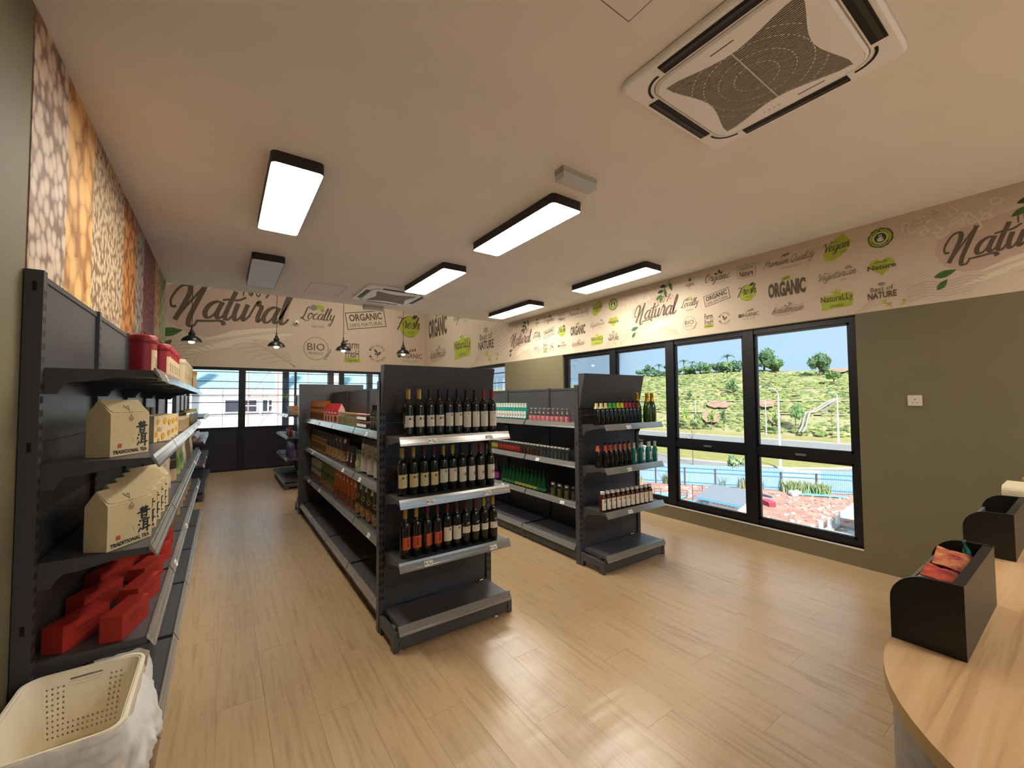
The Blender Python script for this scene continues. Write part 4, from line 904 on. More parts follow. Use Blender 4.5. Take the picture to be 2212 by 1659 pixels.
for i in range(4):
    pouch('%s dark green and cream granola bag from the far end, bottom shelf' % ORD[i], 'dark green and cream granola bags', (AX+.03, 3.775-i*.166, .515), FACE+R(16), .158, .27, .08, DGR_, 'dk', (-.7, .7, .04, .40, True, NUTL), None, True, strip=(-.95, -.55, .1, .62, CRM_), draw=lambda p: p.text('o', 0, .16, .05, .04, CRM_, .0))
# ---------------------------------------------------------------- far run (noodle packs) and far left shelf
FXA = AX
CUPM = M('noodle_cup_red', '#8f3422', .5, noise_=.3, nscale=30, c2='#c9a06a')
for i in range(4):
    t = thing('noodle_pack', '%s boxed noodle pack from the near end, far run\'s top shelf' % ORD[i], 'carton', (FXA+.05, 8.12+i*.15, 1.268), FACE, 'noodle packs on the far run')
    P_('carton_body', 'np', lambda: MB().box(-.07, -.05, 0, .07, .05, .15).mesh('carton_body', CUPM), t)
    P_('label', 'npl', lambda: MB().box(-.06, -.0515, .09, .06, -.05, .14).box(-.05, -.0515, .02, .05, -.05, .07, 1).mesh('label', [CREAM, M('dark_band', '#3a1a14', .5)]), t)
REDS = M('red_sauce', '#8a1f22', .2)
for i in range(7):
    bottle('sauce_bottle', '%s red sauce bottle from the near end of the far run' % ORD[i], 'bottle', 'red sauce bottles on the far run', (FXA+.0, 8.09+i*.075, .89), 'sauce', REDS, [(a*.9, b*.8) for a, b in OIL], (WCAP if i == 2 else REDS, [(.0155, .125), (.0155, .155), (0, .157)]), (PAPER if i % 3 == 2 else M('red_label', '#6d1a20', .5), .0266, .02, .09, 90), None, None, FACE)
for i, (c, nm) in enumerate((('#3d3a9a', 'blue and purple'), ('#8a5a78', 'pink'), ('#3f3a44', 'grey'), ('#5a3a8a', 'violet'))):
    pouch('%s noodle bag from the near end of the far run\'s bottom shelf, %s' % (ORD[i], nm), 'noodle bags on the far run', (FXA+.03, 8.12+i*.17, .515), FACE+R(14), .155, .25, .09, M('bag_%d' % i, c, .3, noise_=.4, nscale=14, c2='#7a6a70'), 'nb%d' % i, None, None, False)
LX = XL+.028+.27
for i in range(6):
    pouch('%s glossy red-brown snack pack on the far left shelf\'s middle board' % ORD[i], 'red-brown snack packs', (LX-.03, 8.0+i*.175, .90), PI/2+R(-15), .17, .11, .09, M('redbrown_bag', '#5a2a24', .2, noise_=.5, nscale=16, c2='#b08a7a'), 'rb', None, None, False, gus=False)
for i in range(6):
    pouch('%s green-topped snack pack on the far left shelf\'s lower board' % ORD[i], 'green-topped snack packs', (LX-.03, 8.0+i*.165, .535), PI/2+R(-15), .15, .2, .08, M('mix_bag', '#7a4a28', .25, noise_=.6, nscale=14, c2='#d8b8a0'), 'gt', None, (.72, GLAB), False)

# ---------------------------------------------------------------- left wall shelf (faces +X)
WX = XL+.028
# top board: tea tins
TRED = M('red_tin', '#8f1420', .35); TCRM = M('cream_tin', '#b9a888', .45); TLAB = M('tin_label', '#c2ab86', .6)
def tin(label, grp, loc, c, kind):
    t = thing('tea_tin', label, 'tin', loc, PI/2-R(12), grp); r = .058
    P_('tin_body', ('tb', kind), lambda: MB().lathe([(0, 0), (r, 0), (r, .186), (0, .186)], 26).mesh('tin_body', c), t)
    P_('lid', ('tl', kind), lambda: MB().lathe([(r+.002, .181), (r+.003, .183), (r+.003, .216), (r, .220), (r*.9, .224), (0, .225)], 26).mesh('lid', c), t)
    P_('handle', ('th', kind), lambda: MB().tube([(.03*math.cos(a), 0, .224+.022*math.sin(a)) for a in [PI*k/10 for k in range(11)]], .002, 6).mesh('handle', M('dark_wire', '#3a2a24', .4, .6)), t)
    l = P_('label', ('tlab', kind), lambda: arc_shell(r+.0006, .035, .145, -125, -55).mesh('label', TLAB), t)
    def d(p):
        p.text('TEA', 0, .1, .03, .012, INK); p.line(bez([(-.01, .09), (.005, .08), (-.008, .065), (.012, .055)], 4), .004, INK, 1)
        for y in (.04, .046): p.poly([(-.018, y), (.018, y), (.018, y+.002), (-.018, y+.002)], INK, 1)
    wrap_print(d, r+.0009, 'label_print', None, 'tinp', l)
for i, y in enumerate((2.95, 3.33, 3.47, 3.62, 3.77, 3.93)):
    tin('%s red tea tin from the near end of the top shelf' % ORD[i], 'red tea tins on the top shelf', (-.355 if i == 0 else -.325, y, 1.637), TRED, 'red')
for i, y in enumerate((4.42, 4.62, 4.85, 5.08, 5.30)):
    tin('%s cream tea tin from the near end of the top shelf' % ORD[i], 'cream tea tins on the top shelf', (-.315, y, 1.637), TCRM, 'cream')
for i in range(3):
    gable('%s dark maroon packet behind the cream tins, top shelf' % ORD[i], 'dark maroon packets', (-.325, 5.55+i*.16, 1.637), PI/2-R(10), .12, .2, .07, M('maroon_pack', '#3d1f22', .5), M('maroon_pack2', '#4a2729', .5), 'mar')
pouch('orange and white snack bag at the far end of the top shelf', None, (-.29, 6.16, 1.637), PI/2-R(25), .15, .235, .06, M('orange_white_bag', '#b8692a', .35, noise_=.5, nscale=10, c2='#c9b8a0'), 'owb', None, (.8, M('gold_band', '#b08a2c', .4)), False)
# tea boxes with string-and-button flaps
KRAFT = M('tea_paper', '#cdb88f', .8, noise_=.05, nscale=14); STR_ = M('string', '#8a7654', .8); SEAL_ = M('red_seal', '#b0503a', .7); TINK = M('brush_ink', '#1c1c22', .7)
TBW, TBH, TBD = .205, .240, .094
def dr_tea(p):
    p.text('TRADITIONAL TEA', .0, .017, .180, .0165, TINK, .035)
    for ch, y0 in (('pu', .092), ('er', .036)):
        for st in HAN[ch]: p.line(bez([(.036+.05*a, y0+.052*b) for a, b in st], 4), .0072, TINK, 2, brush=False)
    p.poly([(-.066, .034), (-.046, .034), (-.046, .052), (-.066, .052)], SEAL_, 1)
    for i in range(3): p.poly([(.012, .05+.008*i), (.014, .05+.008*i), (.014, .055+.008*i), (.012, .055+.008*i)], TINK, 1)
    for i in range(26):
        x, y = rnd.uniform(-.095, .095), rnd.uniform(.03, .17); p.line([(x, y), (x+rnd.uniform(-.006, .006), y+rnd.uniform(-.003, .003))], .0006, STR_, 1)
def teabox(label, loc, rz):
    t = thing('tea_box', label, 'tea box', loc, rz, 'kraft paper tea boxes'); w2, d2, hb = TBW/2, TBD/2, .180
    def body():
        mb = MB()
        return mb.add([(-w2, -d2, 0), (w2, -d2, 0), (w2, d2, 0), (-w2, d2, 0), (-w2, -d2, hb), (w2, -d2, hb), (w2, d2, hb), (-w2, d2, hb), (-w2, .004, TBH), (w2, .004, TBH)],
               [(0, 3, 2, 1), (0, 1, 5, 4), (2, 3, 7, 6), (1, 2, 6, 9, 5), (3, 0, 4, 8, 7), (4, 5, 9, 8), (6, 7, 8, 9)]).mesh('box_body', KRAFT)
    P_('box_body', 'tbx', body, t)
    sd = Vector((0, .004+d2, TBH-hb)).normalized(); nn = Vector((0, -sd.z, sd.y))
    def fl():
        mb = MB(); q = [(-w2*.98, 1), (-w2*.93, .25), (-w2*.86, .13), (-w2*.7, .08), (w2*.7, .08), (w2*.86, .13), (w2*.93, .25), (w2*.98, 1)]
        top = []; L = math.hypot(.004+d2, TBH-hb)
        for x, s_ in q: b = Vector((x, -d2, hb))+sd*L*s_; top.append(b+nn*.003)
        low = [p-nn*.002 for p in top]; n = len(q)
        return mb.add(top+low, [tuple(range(n))]+[(i, n+i, n+i+1, i+1) for i in range(n-1)]).mesh('flap', KRAFT)
    f = P_('flap', 'tbf', fl, t)
    def bt():
        mb = MB(); L = math.hypot(.004+d2, TBH-hb)
        c1 = Vector((0, -d2, hb))+sd*L*.45+nn*.005; c2 = Vector((0, -d2-.002, hb-.022))
        for c, n_ in ((c1, nn), (c2, Vector((0, -1, 0)))):
            a = Vector((1, 0, 0)); b = n_.cross(a); vs = [c+a*.011*math.cos(k*PI/8)+b*.011*math.sin(k*PI/8) for k in range(16)]; vs2 = [v-n_*.0025 for v in vs]
            mb.add(vs+vs2, [tuple(range(16))]+[(k, (k+1) % 16, 16+(k+1) % 16, 16+k) for k in range(16)])
            mb.blob(c+n_*.001, .0025, .0025, .0025, 6, 4, 1)
        return mb.mesh('button', [KRAFT, TINK])
    P_('button', 'tbb', bt, t)
    def sg():
        L = math.hypot(.004+d2, TBH-hb); c1 = Vector((0, -d2, hb))+sd*L*.45+nn*.006; c2 = Vector((0, -d2-.004, hb-.022)); mb = MB()
        mb.tube([c1+Vector((.009, 0, .003)), c1.lerp(c2, .5)+Vector((-.006, -.005, 0)), c2+Vector((.01, 0, .002)), c2+Vector((0, 0, -.011)), c2+Vector((-.01, 0, 0)), c1.lerp(c2, .5)+Vector((.007, -.005, 0)), c1+Vector((-.012, 0, 0)), c1+Vector((-.02, 0, .006))], .0011, 5)
        return mb.mesh('string', STR_)
    P_('string', 'tbs', sg, t)
    def pm(): p = Pr((0, -d2, 0), (1, 0, 0), (0, 0, 1), (0, -1, 0), .0005); dr_tea(p); return p.mb.mesh('box_print', p.mats)
    P_('box_print', 'tbp', pm, t)
a = R(70)   # front faces the aisle, turned a little toward the near end
teabox('kraft tea box standing alone at the near end of the second shelf', (-.372, 2.50, 1.272), R(60))
for i in range(5):
    teabox('%s kraft tea box from the near end on the third shelf' % ORD[i], (-.350, 2.415+i*.172, .902), R(55))
# boxes with orange dots
DOTB = M('cream_carton', '#c9b48c', .6); DOT = M('orange_dot', '#c98a22', .6)
def carton(label, grp, loc, rz, w_, h, d, c, kind, draw=None, name='carton_box', lid=None):
    t = thing(name, label, 'box', loc, rz, grp)
    P_('box_body', ('cb', kind), lambda: MB().box(-w_/2, -d/2, 0, w_/2, d/2, h*(.86 if lid else 1)).mesh('box_body', c), t)
    if lid: P_('lid', ('cl', kind), lambda: MB().box(-w_/2-.002, -d/2-.002, h*.86, w_/2+.002, d/2+.002, h).mesh('lid', lid), t)
    if draw:
        def mk(): p = Pr((0, -d/2, 0), (1, 0, 0), (0, 0, 1), (0, -1, 0)); draw(p); return p.mb.mesh('box_print', p.mats)
        P_('box_print', ('cp', kind), mk, t)
    return t
def dr_dots(p):
    for x, y, r in ((-.06, .115, .016), (.02, .12, .02), (.075, .11, .017), (.0, .03, .02), (.07, .045, .015), (-.075, .045, .016), (-.05, .012, .011)): p.ellipse(x, y, r, r*1.05, DOT, 1, 16)
    p.script('nana', -.04, .075, .06, BRN, .12); p.poly([(-.07, .062), (-.02, .062), (-.02, .064), (-.07, .064)], BRN, 1)
for i, y in enumerate((3.22, 3.45, 3.70)):
    carton('%s cream box with orange dots from the near end, second shelf' % ORD[i], 'cream boxes with orange dots', (-.335, y, 1.272), PI/2-R(18), .2, .15, .1, DOTB, 'dots', dr_dots)
KR2 = M('kraft_box', '#9a7f5c', .7, noise_=.1, nscale=8)
def dr_kraft(p):
    for i in range(9): p.ellipse(-.1+.025*i, .05+.02*((i*7) % 3), .008, .005, DBR_, 1, 8, 30)
for i, y in enumerate((4.15, 4.42, 4.70)):
    carton('%s low kraft box with brown print from the near end, second shelf' % ORD[i], 'low kraft boxes', (-.333, y, 1.272), PI/2-R(10), .24, .105, .13, KR2, 'kr', dr_kraft, lid=M('pale_lid', '#b8a68a', .7))
for i, y in enumerate((4.05, 4.3)):
    carton('%s dark carton standing behind the cream and kraft boxes' % ORD[i], 'dark cartons at the back of the shelf', (-.485, y, 1.272), PI/2, .14, .19, .07, M('dark_carton', '#4a332a', .6), 'dkc', None)
for i in range(8):
    jar('honey_jar', '%s golden jar from the near end, far part of the second shelf' % ORD[i], 'jar', 'golden jars on the second shelf', (-.29, 4.98+i*.17, 1.272), 'gold', .05, .15, M('golden_fill', '#8f7434', .4, noise_=.3, nscale=20), M('honey_lid', '#a08a48', .35, .4), None, PI/2, .95, 14)
# third shelf: mixed clear snack bags
CLB = M('clear_nut_bag', '#a58a6c', .3, noise_=.45, nscale=22, c2='#d8c8b0'); WHB = M('pale_leaf_bag', '#9c946a', .4, noise_=.6, nscale=12, c2='#4f6a2c'); BLB = M('black_white_bag', '#252320', .4, noise_=.0)
seq = [('clear bag of dried fruit', CLB, 'cn', .17, .2, .07), ('clear bag of dried fruit', CLB, 'cn', .17, .2, .07), ('black and kraft pouch', KR2, 'bk', .2, .26, .08), ('pouch printed with green leaves', WHB, 'lf', .2, .26, .08), ('pouch printed with green leaves', WHB, 'lf', .2, .26, .08),
       ('green and white pouch', M('green_white_bag', '#4f7a44', .4, noise_=.5, nscale=9, c2='#c9c4a8'), 'gw', .19, .26, .08), ('brown pouch', M('brown_pouch', '#6d4a2c', .5), 'bp', .18, .24, .08), ('brown pouch', M('brown_pouch', '#6d4a2c', .5), 'bp', .18, .24, .08), ('green and white pouch', WHB, 'gw', .19, .26, .08)]
cnt = {}
for i, (nm, m_, k, w_, h, d) in enumerate(seq):
    cnt[nm] = cnt.get(nm, 0)+1
    pouch('%s %s on the third wall shelf, counted from the tea boxes' % (ORD[cnt[nm]-1], nm), 'mixed pouches on the third shelf', (-.335, 3.42+i*.35, .902), PI/2-R(22), w_, h, d, m_, 'L'+k, None, (.62, BLB) if k == 'bk' else None, False, strip=(-.5, .5, .35, .6, BLB) if k == 'bk' else None)
# fourth shelf: red boxes in two columns, then kraft bags
REDB = M('red_paper_box', '#a3281c', .6, noise_=.05, nscale=10); RTX = M('faded_print', '#7a1c14', .7)
def dr_rb(p): p.text('PREMIUM', .0, .065, .12, .011, RTX); p.text('DARK TEA', .0, .045, .1, .011, RTX)
for i in range(5):
    carton('%s red box from the near end in the front row of the fourth shelf' % ORD[i], 'red boxes on the fourth shelf', (-.325+.012*(i % 2), 2.425+i*.29, .537), R(74), .215, .1, .072, REDB, 'rbx', dr_rb)
for i in range(4):
    carton('%s red box from the near end in the back row of the fourth shelf' % ORD[i], 'red boxes on the fourth shelf', (-.472, 2.44+i*.3, .537), R(62), .215, .1, .072, REDB, 'rbx', dr_rb)
KB = M('kraft_bag', '#7d5c3a', .65, noise_=.1, nscale=10); KB2 = M('pale_kraft_bag', '#a08560', .65, noise_=.15, nscale=10)
for i in range(8):
    pouch('%s kraft paper bag from the near end, fourth wall shelf beyond the red boxes' % ORD[i], 'kraft bags on the fourth shelf', (-.345, 3.98+i*.31, .537), PI/2-R(24), .2, .22, .1, KB if i < 2 else KB2, 'kb' if i < 2 else 'kb2', None, None, False)
# ================================================================ ceiling fittings
HOUS = M('bronze_housing', '#2d2620', .5); DIFF_OFF = M('diffuser_off', '#c9cdd6', .5)
DIFF = M('diffuser_lit', '#ffffff', .5, emit=1); _b = DIFF.node_tree.nodes['Principled BSDF']
_b.inputs['Emission Color'].default_value = (*LED_COL, 1); _b.inputs['Emission Strength'].default_value = LED_STRENGTH
def led_h():
    mb = MB(); o = rrect(-.15, -.6, .15, .6, .035, 5); i_ = rrect(-.146, -.596, .146, .596, .031, 5); n = len(o)
    for a, b, z0, z1 in ((o, o, 0, -.072), (o, i_, -.072, -.072), (i_, i_, -.072, -.066)):
        mb.add([(*p, z0) for p in a]+[(*p, z1) for p in b], [(k, (k+1) % n, n+(k+1) % n, n+k) for k in range(n)], 0, False)
    mb.add([(*p, 0) for p in o], [tuple(range(n))]); return mb.mesh('housing', HOUS)
def led_d(m): return lambda: MB().prism(rrect(-.1455, -.5955, .1455, .5955, .03, 5), 'z', -.0705, -.06).mesh('diffuser', m)
def led(x, y, z, label, on=True):
    t = thing('ceiling_light', label, 'ceiling light', (x, y, z), 0, 'rectangular ceiling lights')
    P_('housing', 'ledh', led_h, t); P_('diffuser', ('ledd', on), led_d(DIFF if on else DIFF_OFF), t)
led(.365, 3.41, ZC, 'lit rectangular ceiling light in the left column, nearest the mural')
led(.37, 5.48, ZC, 'unlit rectangular ceiling light with grey diffuser behind the lit one')
led(2.11, 2.86, ZC, 'lit ceiling light in the middle column, nearer the emergency box')
led(2.11, 4.70, ZC, 'lit ceiling light in the middle column, beside the far air conditioner')
led(3.95, 3.44, ZC, 'lit ceiling light in the column by the windows, nearer one')
led(3.95, 5.55, ZC, 'lit ceiling light in the column by the windows, farther one')
CACHE_OFF = [o for o in bpy.data.objects if o.name.startswith('ceiling_light') and 'unlit' in o.get('label', '')][0]
for ch in CACHE_OFF.children:
    if ch.name.startswith('diffuser'): ch.data = cached(('ledd', False), led_d(DIFF_OFF))
led(2.11, -1.4, ZC, 'lit ceiling light behind the camera, middle column')
led(3.95, -1.4, ZC, 'lit ceiling light behind the camera, window column')
led(3.0, 8.9, ZU, 'lit ceiling light on the raised far ceiling, right side')
led(.6, 8.6, ZU, 'lit ceiling light on the raised far ceiling, left side')
# air conditioner cassettes
ACW = M('ac_white', '#f6f5f4', .45); ACD = M('ac_dark_slot', '#15130f', .6); ACG = M('ac_grille_dark', '#756d64', .7); ACS = M('ac_slat', '#b3aaa0', .6)
def gbound(t):  # concave-sided rounded square
    c, s = math.cos(t), math.sin(t); a = abs(abs(((t % (PI/2))/(PI/4))-1))  # 1 on axis, 0 on diagonal
    v = min(abs(c), abs(s))/max(abs(c), abs(s)); r = (.222+.088*v*v-.03*v**8)*math.sqrt(1+v*v); return (r*c, r*s)
GB_ = [gbound(2*PI*k/72) for k in range(72)]
def ac(x, y, label):
    t = thing('air_conditioner', label, 'air conditioner', (x, y, ZC), 0, 'ceiling cassette air conditioners')
    def fr():
        mb = MB(); o = rrect(-.435, -.435, .435, .435, .05, 5); a = rrect(-.425, -.425, .425, .425, .05, 5); b = rrect(-.345, -.345, .345, .345, .09, 5); n = len(o)
        mb.add([(*p, -.004) for p in o]+[(*p, -.022) for p in o]+[(*p, -.03) for p in a]+[(*p, -.034) for p in b]+[(*p, -.0) for p in b],
               [(j*n+k, j*n+(k+1) % n, (j+1)*n+(k+1) % n, (j+1)*n+k) for j in range(4) for k in range(n)])
        mb.add([(*p, -.001) for p in o], [tuple(range(n))]); return mb.mesh('frame', ACW)
    f = P_('frame', 'acf', fr, t)
    def cen():
        mb = MB(); o = rrect(-.338, -.338, .338, .338, .085, 5); i_ = rrect(-.328, -.328, .328, .328, .08, 5); n = len(o); g = [(p[0]*1.02, p[1]*1.02) for p in GB_]
        mb.add([(*p, -.0) for p in o]+[(*p, -.036) for p in o]+[(*p, -.044) for p in i_], [(j*n+k, j*n+(k+1) % n, (j+1)*n+(k+1) % n, (j+1)*n+k) for j in range(2) for k in range(n)])
        # ring from the rounded square to the grille edge, matched by angle
        N = 72; outer = []
        for k in range(N):
            th = 2*PI*k/N; c, s = math.cos(th), math.sin(th); m_ = max(abs(c), abs(s)); r = .328/m_
            cx = .248
            if abs(r*c) > cx and abs(r*s) > cx:
                d0 = Vector((math.copysign(cx, c), math.copysign(cx, s))); b_ = -(d0.x*c+d0.y*s); q = d0.length_squared-.08**2; r = -b_+math.sqrt(max(0, b_*b_-q))
            outer.append((r*c, r*s))
        mb.add([(*p, -.044) for p in outer]+[(*p, -.046) for p in GB_]+[(*p, -.036) for p in GB_], [(j*N+k, j*N+(k+1) % N, (j+1)*N+(k+1) % N, (j+1)*N+k) for j in range(2) for k in range(N)])
        return mb.mesh('face_panel', ACW)
    c = P_('face_panel', 'acc', cen, t)
    P_('grille_back', 'acgb', lambda: MB().add([(*p, -.037) for p in GB_], [tuple(range(72))]).mesh('grille_back', ACG), t)
    def sl():
        mb = MB(); n = 72
        for k in range(n):
            v = -.37+.74*(k+.5)/n; xs = []
            for i in range(72):
                (xa, ya), (xb, yb) = GB_[i], GB_[(i+1) % 72]
                if (ya-v)*(yb-v) < 0: xs.append(xa+(xb-xa)*(v-ya)/(yb-ya))
            xs.sort()
            for a, b in zip(xs[::2], xs[1::2]):
                if b-a > .01: mb.box(v-.0022, a, -.045, v+.0022, b, -.039)
        return mb.mesh('grille_slats', ACS)
    s_ = P_('grille_slats', 'acs', sl, t); s_['kind'] = 'stuff'
    def rg():
        mb = MB()
        for r in (.09, .155, .22, .27):
            for k in range(int(r*260)):
                a0 = 2*PI*k/int(r*260); a1 = a0+.6*2*PI/int(r*260)
                for q in ((a0, a1),):
                    p = [(rr*math.cos(a), rr*math.sin(a)) for a, rr in ((q[0], r-.002), (q[1], r-.002), (q[1], r+.002), (q[0], r+.002))]
                    if all(math.hypot(*z) < math.hypot(*gbound(math.atan2(z[1], z[0]))) for z in p): mb.add([(*z, -.0455) for z in p], [(0, 1, 2, 3)])
        mb.box(-.222, -.0025, -.0465, .222, .0025, -.044); return mb.mesh('grille_rings', M('ac_ring', '#ded8d0', .6))
    P_('grille_rings', 'acr', rg, t)
    for k in range(4):
        def slot():
            mb = MB(); mb.box(-.235, -.408, -.0352, .235, -.352, -.030, 0); mb.box(-.23, -.398, -.037, .23, -.378, -.0345, 1); return mb.mesh('louvre_slot', [ACD, M('ac_flap', '#3c362f', .5)])
        o = P_('louvre_slot', 'acl', slot, t); o.rotation_euler = (0, 0, k*PI/2)
        def cn():
            mb = MB(); vs = []
            for i in range(9):
                a = R(180+90*i/8); vs += [(-.262+.094*math.cos(a), -.262+.094*math.sin(a), -.0355), (-.262+.106*math.cos(a), -.262+.106*math.sin(a), -.0355)]
            return mb.add(vs, [(2*i, 2*i+1, 2*i+3, 2*i+2) for i in range(8)]).mesh('corner_gap', ACD)
        P_('corner_gap', 'accn', cn, t).rotation_euler = (0, 0, k*PI/2)
    def mk():
        mb = MB()
        for i in range(4): mb.box(.284, .02+.022*i, -.0452, .29, .026+.022*i, -.0442)
        mb.box(.285, -.17, -.0452, .292, -.06, -.0442); mb.box(-.2865, -.04, -.0452, -.28, .06, -.0442); return mb.mesh('marking', M('ac_marking', '#6b6259', .6))
    P_('marking', 'acm', mk, t)
ac(1.987, .862, 'large ceiling cassette air conditioner overhead at the near end')
ac(1.965, 5.835, 'far ceiling cassette air conditioner beside a lit ceiling light')
# emergency light boxes
EM = M('emergency_box_grey', '#b3b1a6', .5)
for (x, y, tx) in ((1.945, 2.0, 'grey emergency light box on the ceiling before the middle lights'), (1.96, 6.67, 'grey emergency light box at the far edge of the lower ceiling')):
    t = thing('emergency_light', tx, 'emergency light', (x, y, ZC))
    P_('housing', 'emh', lambda: MB().box(-.155, -.045, -.03, .155, .045, 0).mesh('housing', EM), t)
    P_('lens', 'eml', lambda: MB().prism([(-.043, -.075), (.043, -.075), (.0435, -.031), (-.0435, -.031)], 'x', -.153, .153).mesh('lens', M('emergency_lens', '#c6c9c4', .3)), t)
    P_('seam', 'ems', lambda: MB().box(-.154, -.044, -.0312, .154, .044, -.0298).mesh('seam', JOINT), t)
# pendants
PBLK = M('pendant_black', '#14120f', .35); BULB = M('bulb', '#ffffff', .2, emit=1); BULB.node_tree.nodes['Principled BSDF'].inputs['Emission Color'].default_value = (1, .86, .62, 1); BULB.node_tree.nodes['Principled BSDF'].inputs['Emission Strength'].default_value = 9
for i, x in enumerate((-.48, .87, 2.15, 3.50)):
    t = thing('pendant_lamp', '%s black pendant lamp from the left before the back wall print' % ORD[i], 'pendant lamp', (x, 9.5, 2.60), 0, 'black pendant lamps')
    P_('cord', 'pc', lambda: MB().tube([(.004*math.sin(k*1.3), .004*math.cos(k*1.1), .29+k*(ZU-2.60-.29)/14) for k in range(15)], .006, 5).mesh('cord', PBLK), t)
    P_('shade', 'ps', lambda: MB().lathe([(.158, 0), (.160, .004), (.152, .03), (.13, .065), (.09, .098), (.055, .115), (.05, .12), (.05, .15), (.06, .152), (.05, .165), (.03, .185), (.028, .215), (.014, .235), (.012, .29), (0, .292)], 26).lathe([(.152, .002), (.145, .03), (.122, .063), (.08, .094), (.03, .1), (0, .1)], 26).mesh('shade', PBLK), t)
    P_('bulb', 'pbu', lambda: MB().blob((0, 0, .02), .055, .055, .052, 16, 10).mesh('bulb', BULB), t)
# CCTV dome and wall socket
t = thing('security_camera', 'small white dome camera on the back wall left of the Locally print', 'camera', (1.40, YB-.002, 3.36))
MB().lathe([(.0, 0), (.058, 0), (.06, .012), (.05, .03), (.0, .03)], 18).xf(Matrix.Rotation(R(90), 4, 'X')).build('mount', PAPER, t)
MB().blob((0, -.045, -.012), .046, .042, .046, 14, 9).build('dome', PAPER, t); MB().blob((0, -.066, -.022), .028, .022, .026, 12, 8).build('lens', BLACK, t)
t = thing('wall_socket', 'white square power socket on the olive wall right of the window', 'socket', (XR, .882, 1.468))
MB().prism(rrect(-.043, -.043, .043, .043, .006, 3), 'x', -.009, 0).build('face_plate', M('socket_white', '#cfc3ab', .4), t)
mb = MB(); mb.box(-.0095, -.003, .004, -.0088, .003, .013).box(-.0095, .010, -.020, -.0088, .018, -.016).box(-.0095, -.018, -.020, -.0088, -.010, -.016); mb.build('pin_hole', BLACK, t)
# ================================================================ checkout counter
CT = wood('counter_oak', '#9c7850', '#bd976c', '#c9a67d', 1.2, .4, 'x', False); CE = M('counter_edge', '#8f7242', .5); CB = wood('counter_base_grey', '#57504a', '#6d655d', '#7c736a', .8, .5, 'x', False)
t = thing('checkout_counter', 'light oak checkout counter with rounded end and grey woodgrain base', 'counter', (1.5, -.27, 0))
def cpoly(r, xe): return [(xe, r)]+[(r*math.cos(R(90+90*i/18)), r*math.sin(R(90+90*i/18))) for i in range(19)]+[(-r, -1.4), (xe, -1.4)]
def slab(poly, z0, z1, mt, ms):
    n = len(poly); mb = MB(); mb.add([(*p, z1) for p in poly], [tuple(range(n))], 0); mb.add([(*p, z0) for p in poly], [tuple(range(n))[::-1]], 0)
    mb.add([(*p, z0) for p in poly]+[(*p, z1) for p in poly], [(k, (k+1) % n, n+(k+1) % n, n+k) for k in range(n)], 1, True); return mb
slab(cpoly(.624, 2.45), .816, .85, None, None).build('counter_top', [CT, CE], t)
slab(cpoly(.610, 2.40), .0, .816, None, None).build('counter_base', [CB, CB], t)
# black display boxes on the counter
BX_ = M('matt_black_board', '#111111', .4, spec=.6)
def dbox(x, y, label):
    t = thing('display_box', label, 'display box', (x, y, .8502)); L, D, H = .487, .14, .182
    prof = [(0, 0), (D, 0), (D, .105)]+[(D-.075+.075*math.cos(R(a)), .105+.075*math.sin(R(a))) for a in range(9, 91, 9)]+[(0, H)]
    for xx in (0, L-.012): MB().prism(prof, 'x', xx, xx+.012).build('side_panel', BX_, t)
    MB().box(.012, 0, .0, L-.012, .022, H-.002).build('back_panel', BX_, t)
    MB().box(.012, .022, 0, L-.012, D-.003, .012).build('floor_panel', BX_, t)
    MB().box(.012, D-.012, .012, L-.012, D-.004, .115).build('front_panel', sheet('smoky_acrylic', '#8d8680', .35), t)
    return t
dbox(1.497, .213, 'black display box with rounded sides, nearer, holding red snack packs')
dbox(2.55, .218, 'black display box with rounded sides, farther along the counter')
def bar(label, loc, rz, tilt, c, c2, w_=.13, ry=0):
    t = thing('snack_bar', label, 'snack pack', loc); t.rotation_euler = (tilt, ry, rz)
    m_ = M('bar_'+c, c, .25, noise_=.5, nscale=30, c2=c2)
    pouch_mesh(w_, .08, .018, m_, gus=False).xf(Matrix.Rotation(R(-80), 4, 'X')).build('wrapper', m_, t)
bar('red snack pack lying in the nearer black display box', (1.865, .247, .985), R(4), R(2), '#8f2a35', '#d08a5a', .13, R(-10))
bar('second red snack pack beside the first in the display box', (1.72, .247, .972), R(3), R(4), '#7d2030', '#c9553a')
bar('white snack pack at the near end of the display box', (1.585, .247, .970), R(-3), R(3), '#c9ccc4', '#5a6a5a')
bar('teal snack pack leaning at the far end of the display box', (1.953, .262, .958), 0, R(72), '#2f8a78', '#1c2a28', .036)
for i, (x, y, z) in enumerate(((1.78, .27, .864), (1.665, .27, .864), (1.885, .27, .864), (1.56, .27, .864))):
    carton('%s small dark carton under the snack packs in the nearer display box' % ORD[i], 'small dark cartons in the display box', (x, y, z), 0, .095, .09, .05, DBR_, 'smc', None)
t = thing('paper_tray', 'cream tray with rounded corner standing behind the farther display box', 'tray', (3.25, .20, .8502))
MB().prism(rrect(-.15, 0, .10, .215, .03, 4), 'y', -.02, .10).build('tray_body', M('cream_tray', '#d8c9a8', .5), t)
t = thing('card_box', 'tan cardboard box beside the cream tray on the counter', 'box', (3.55, .16, .8502)); MB().box(-.1, -.08, 0, .16, .1, .21).build('box_body', KR2, t); MB().box(-.102, -.082, .2, .162, .102, .214).build('lid', KR2, t)
t = thing('charging_cable', 'thin grey cable curled on the counter behind the farther display box', 'cable', (3.1, .15, .8502))
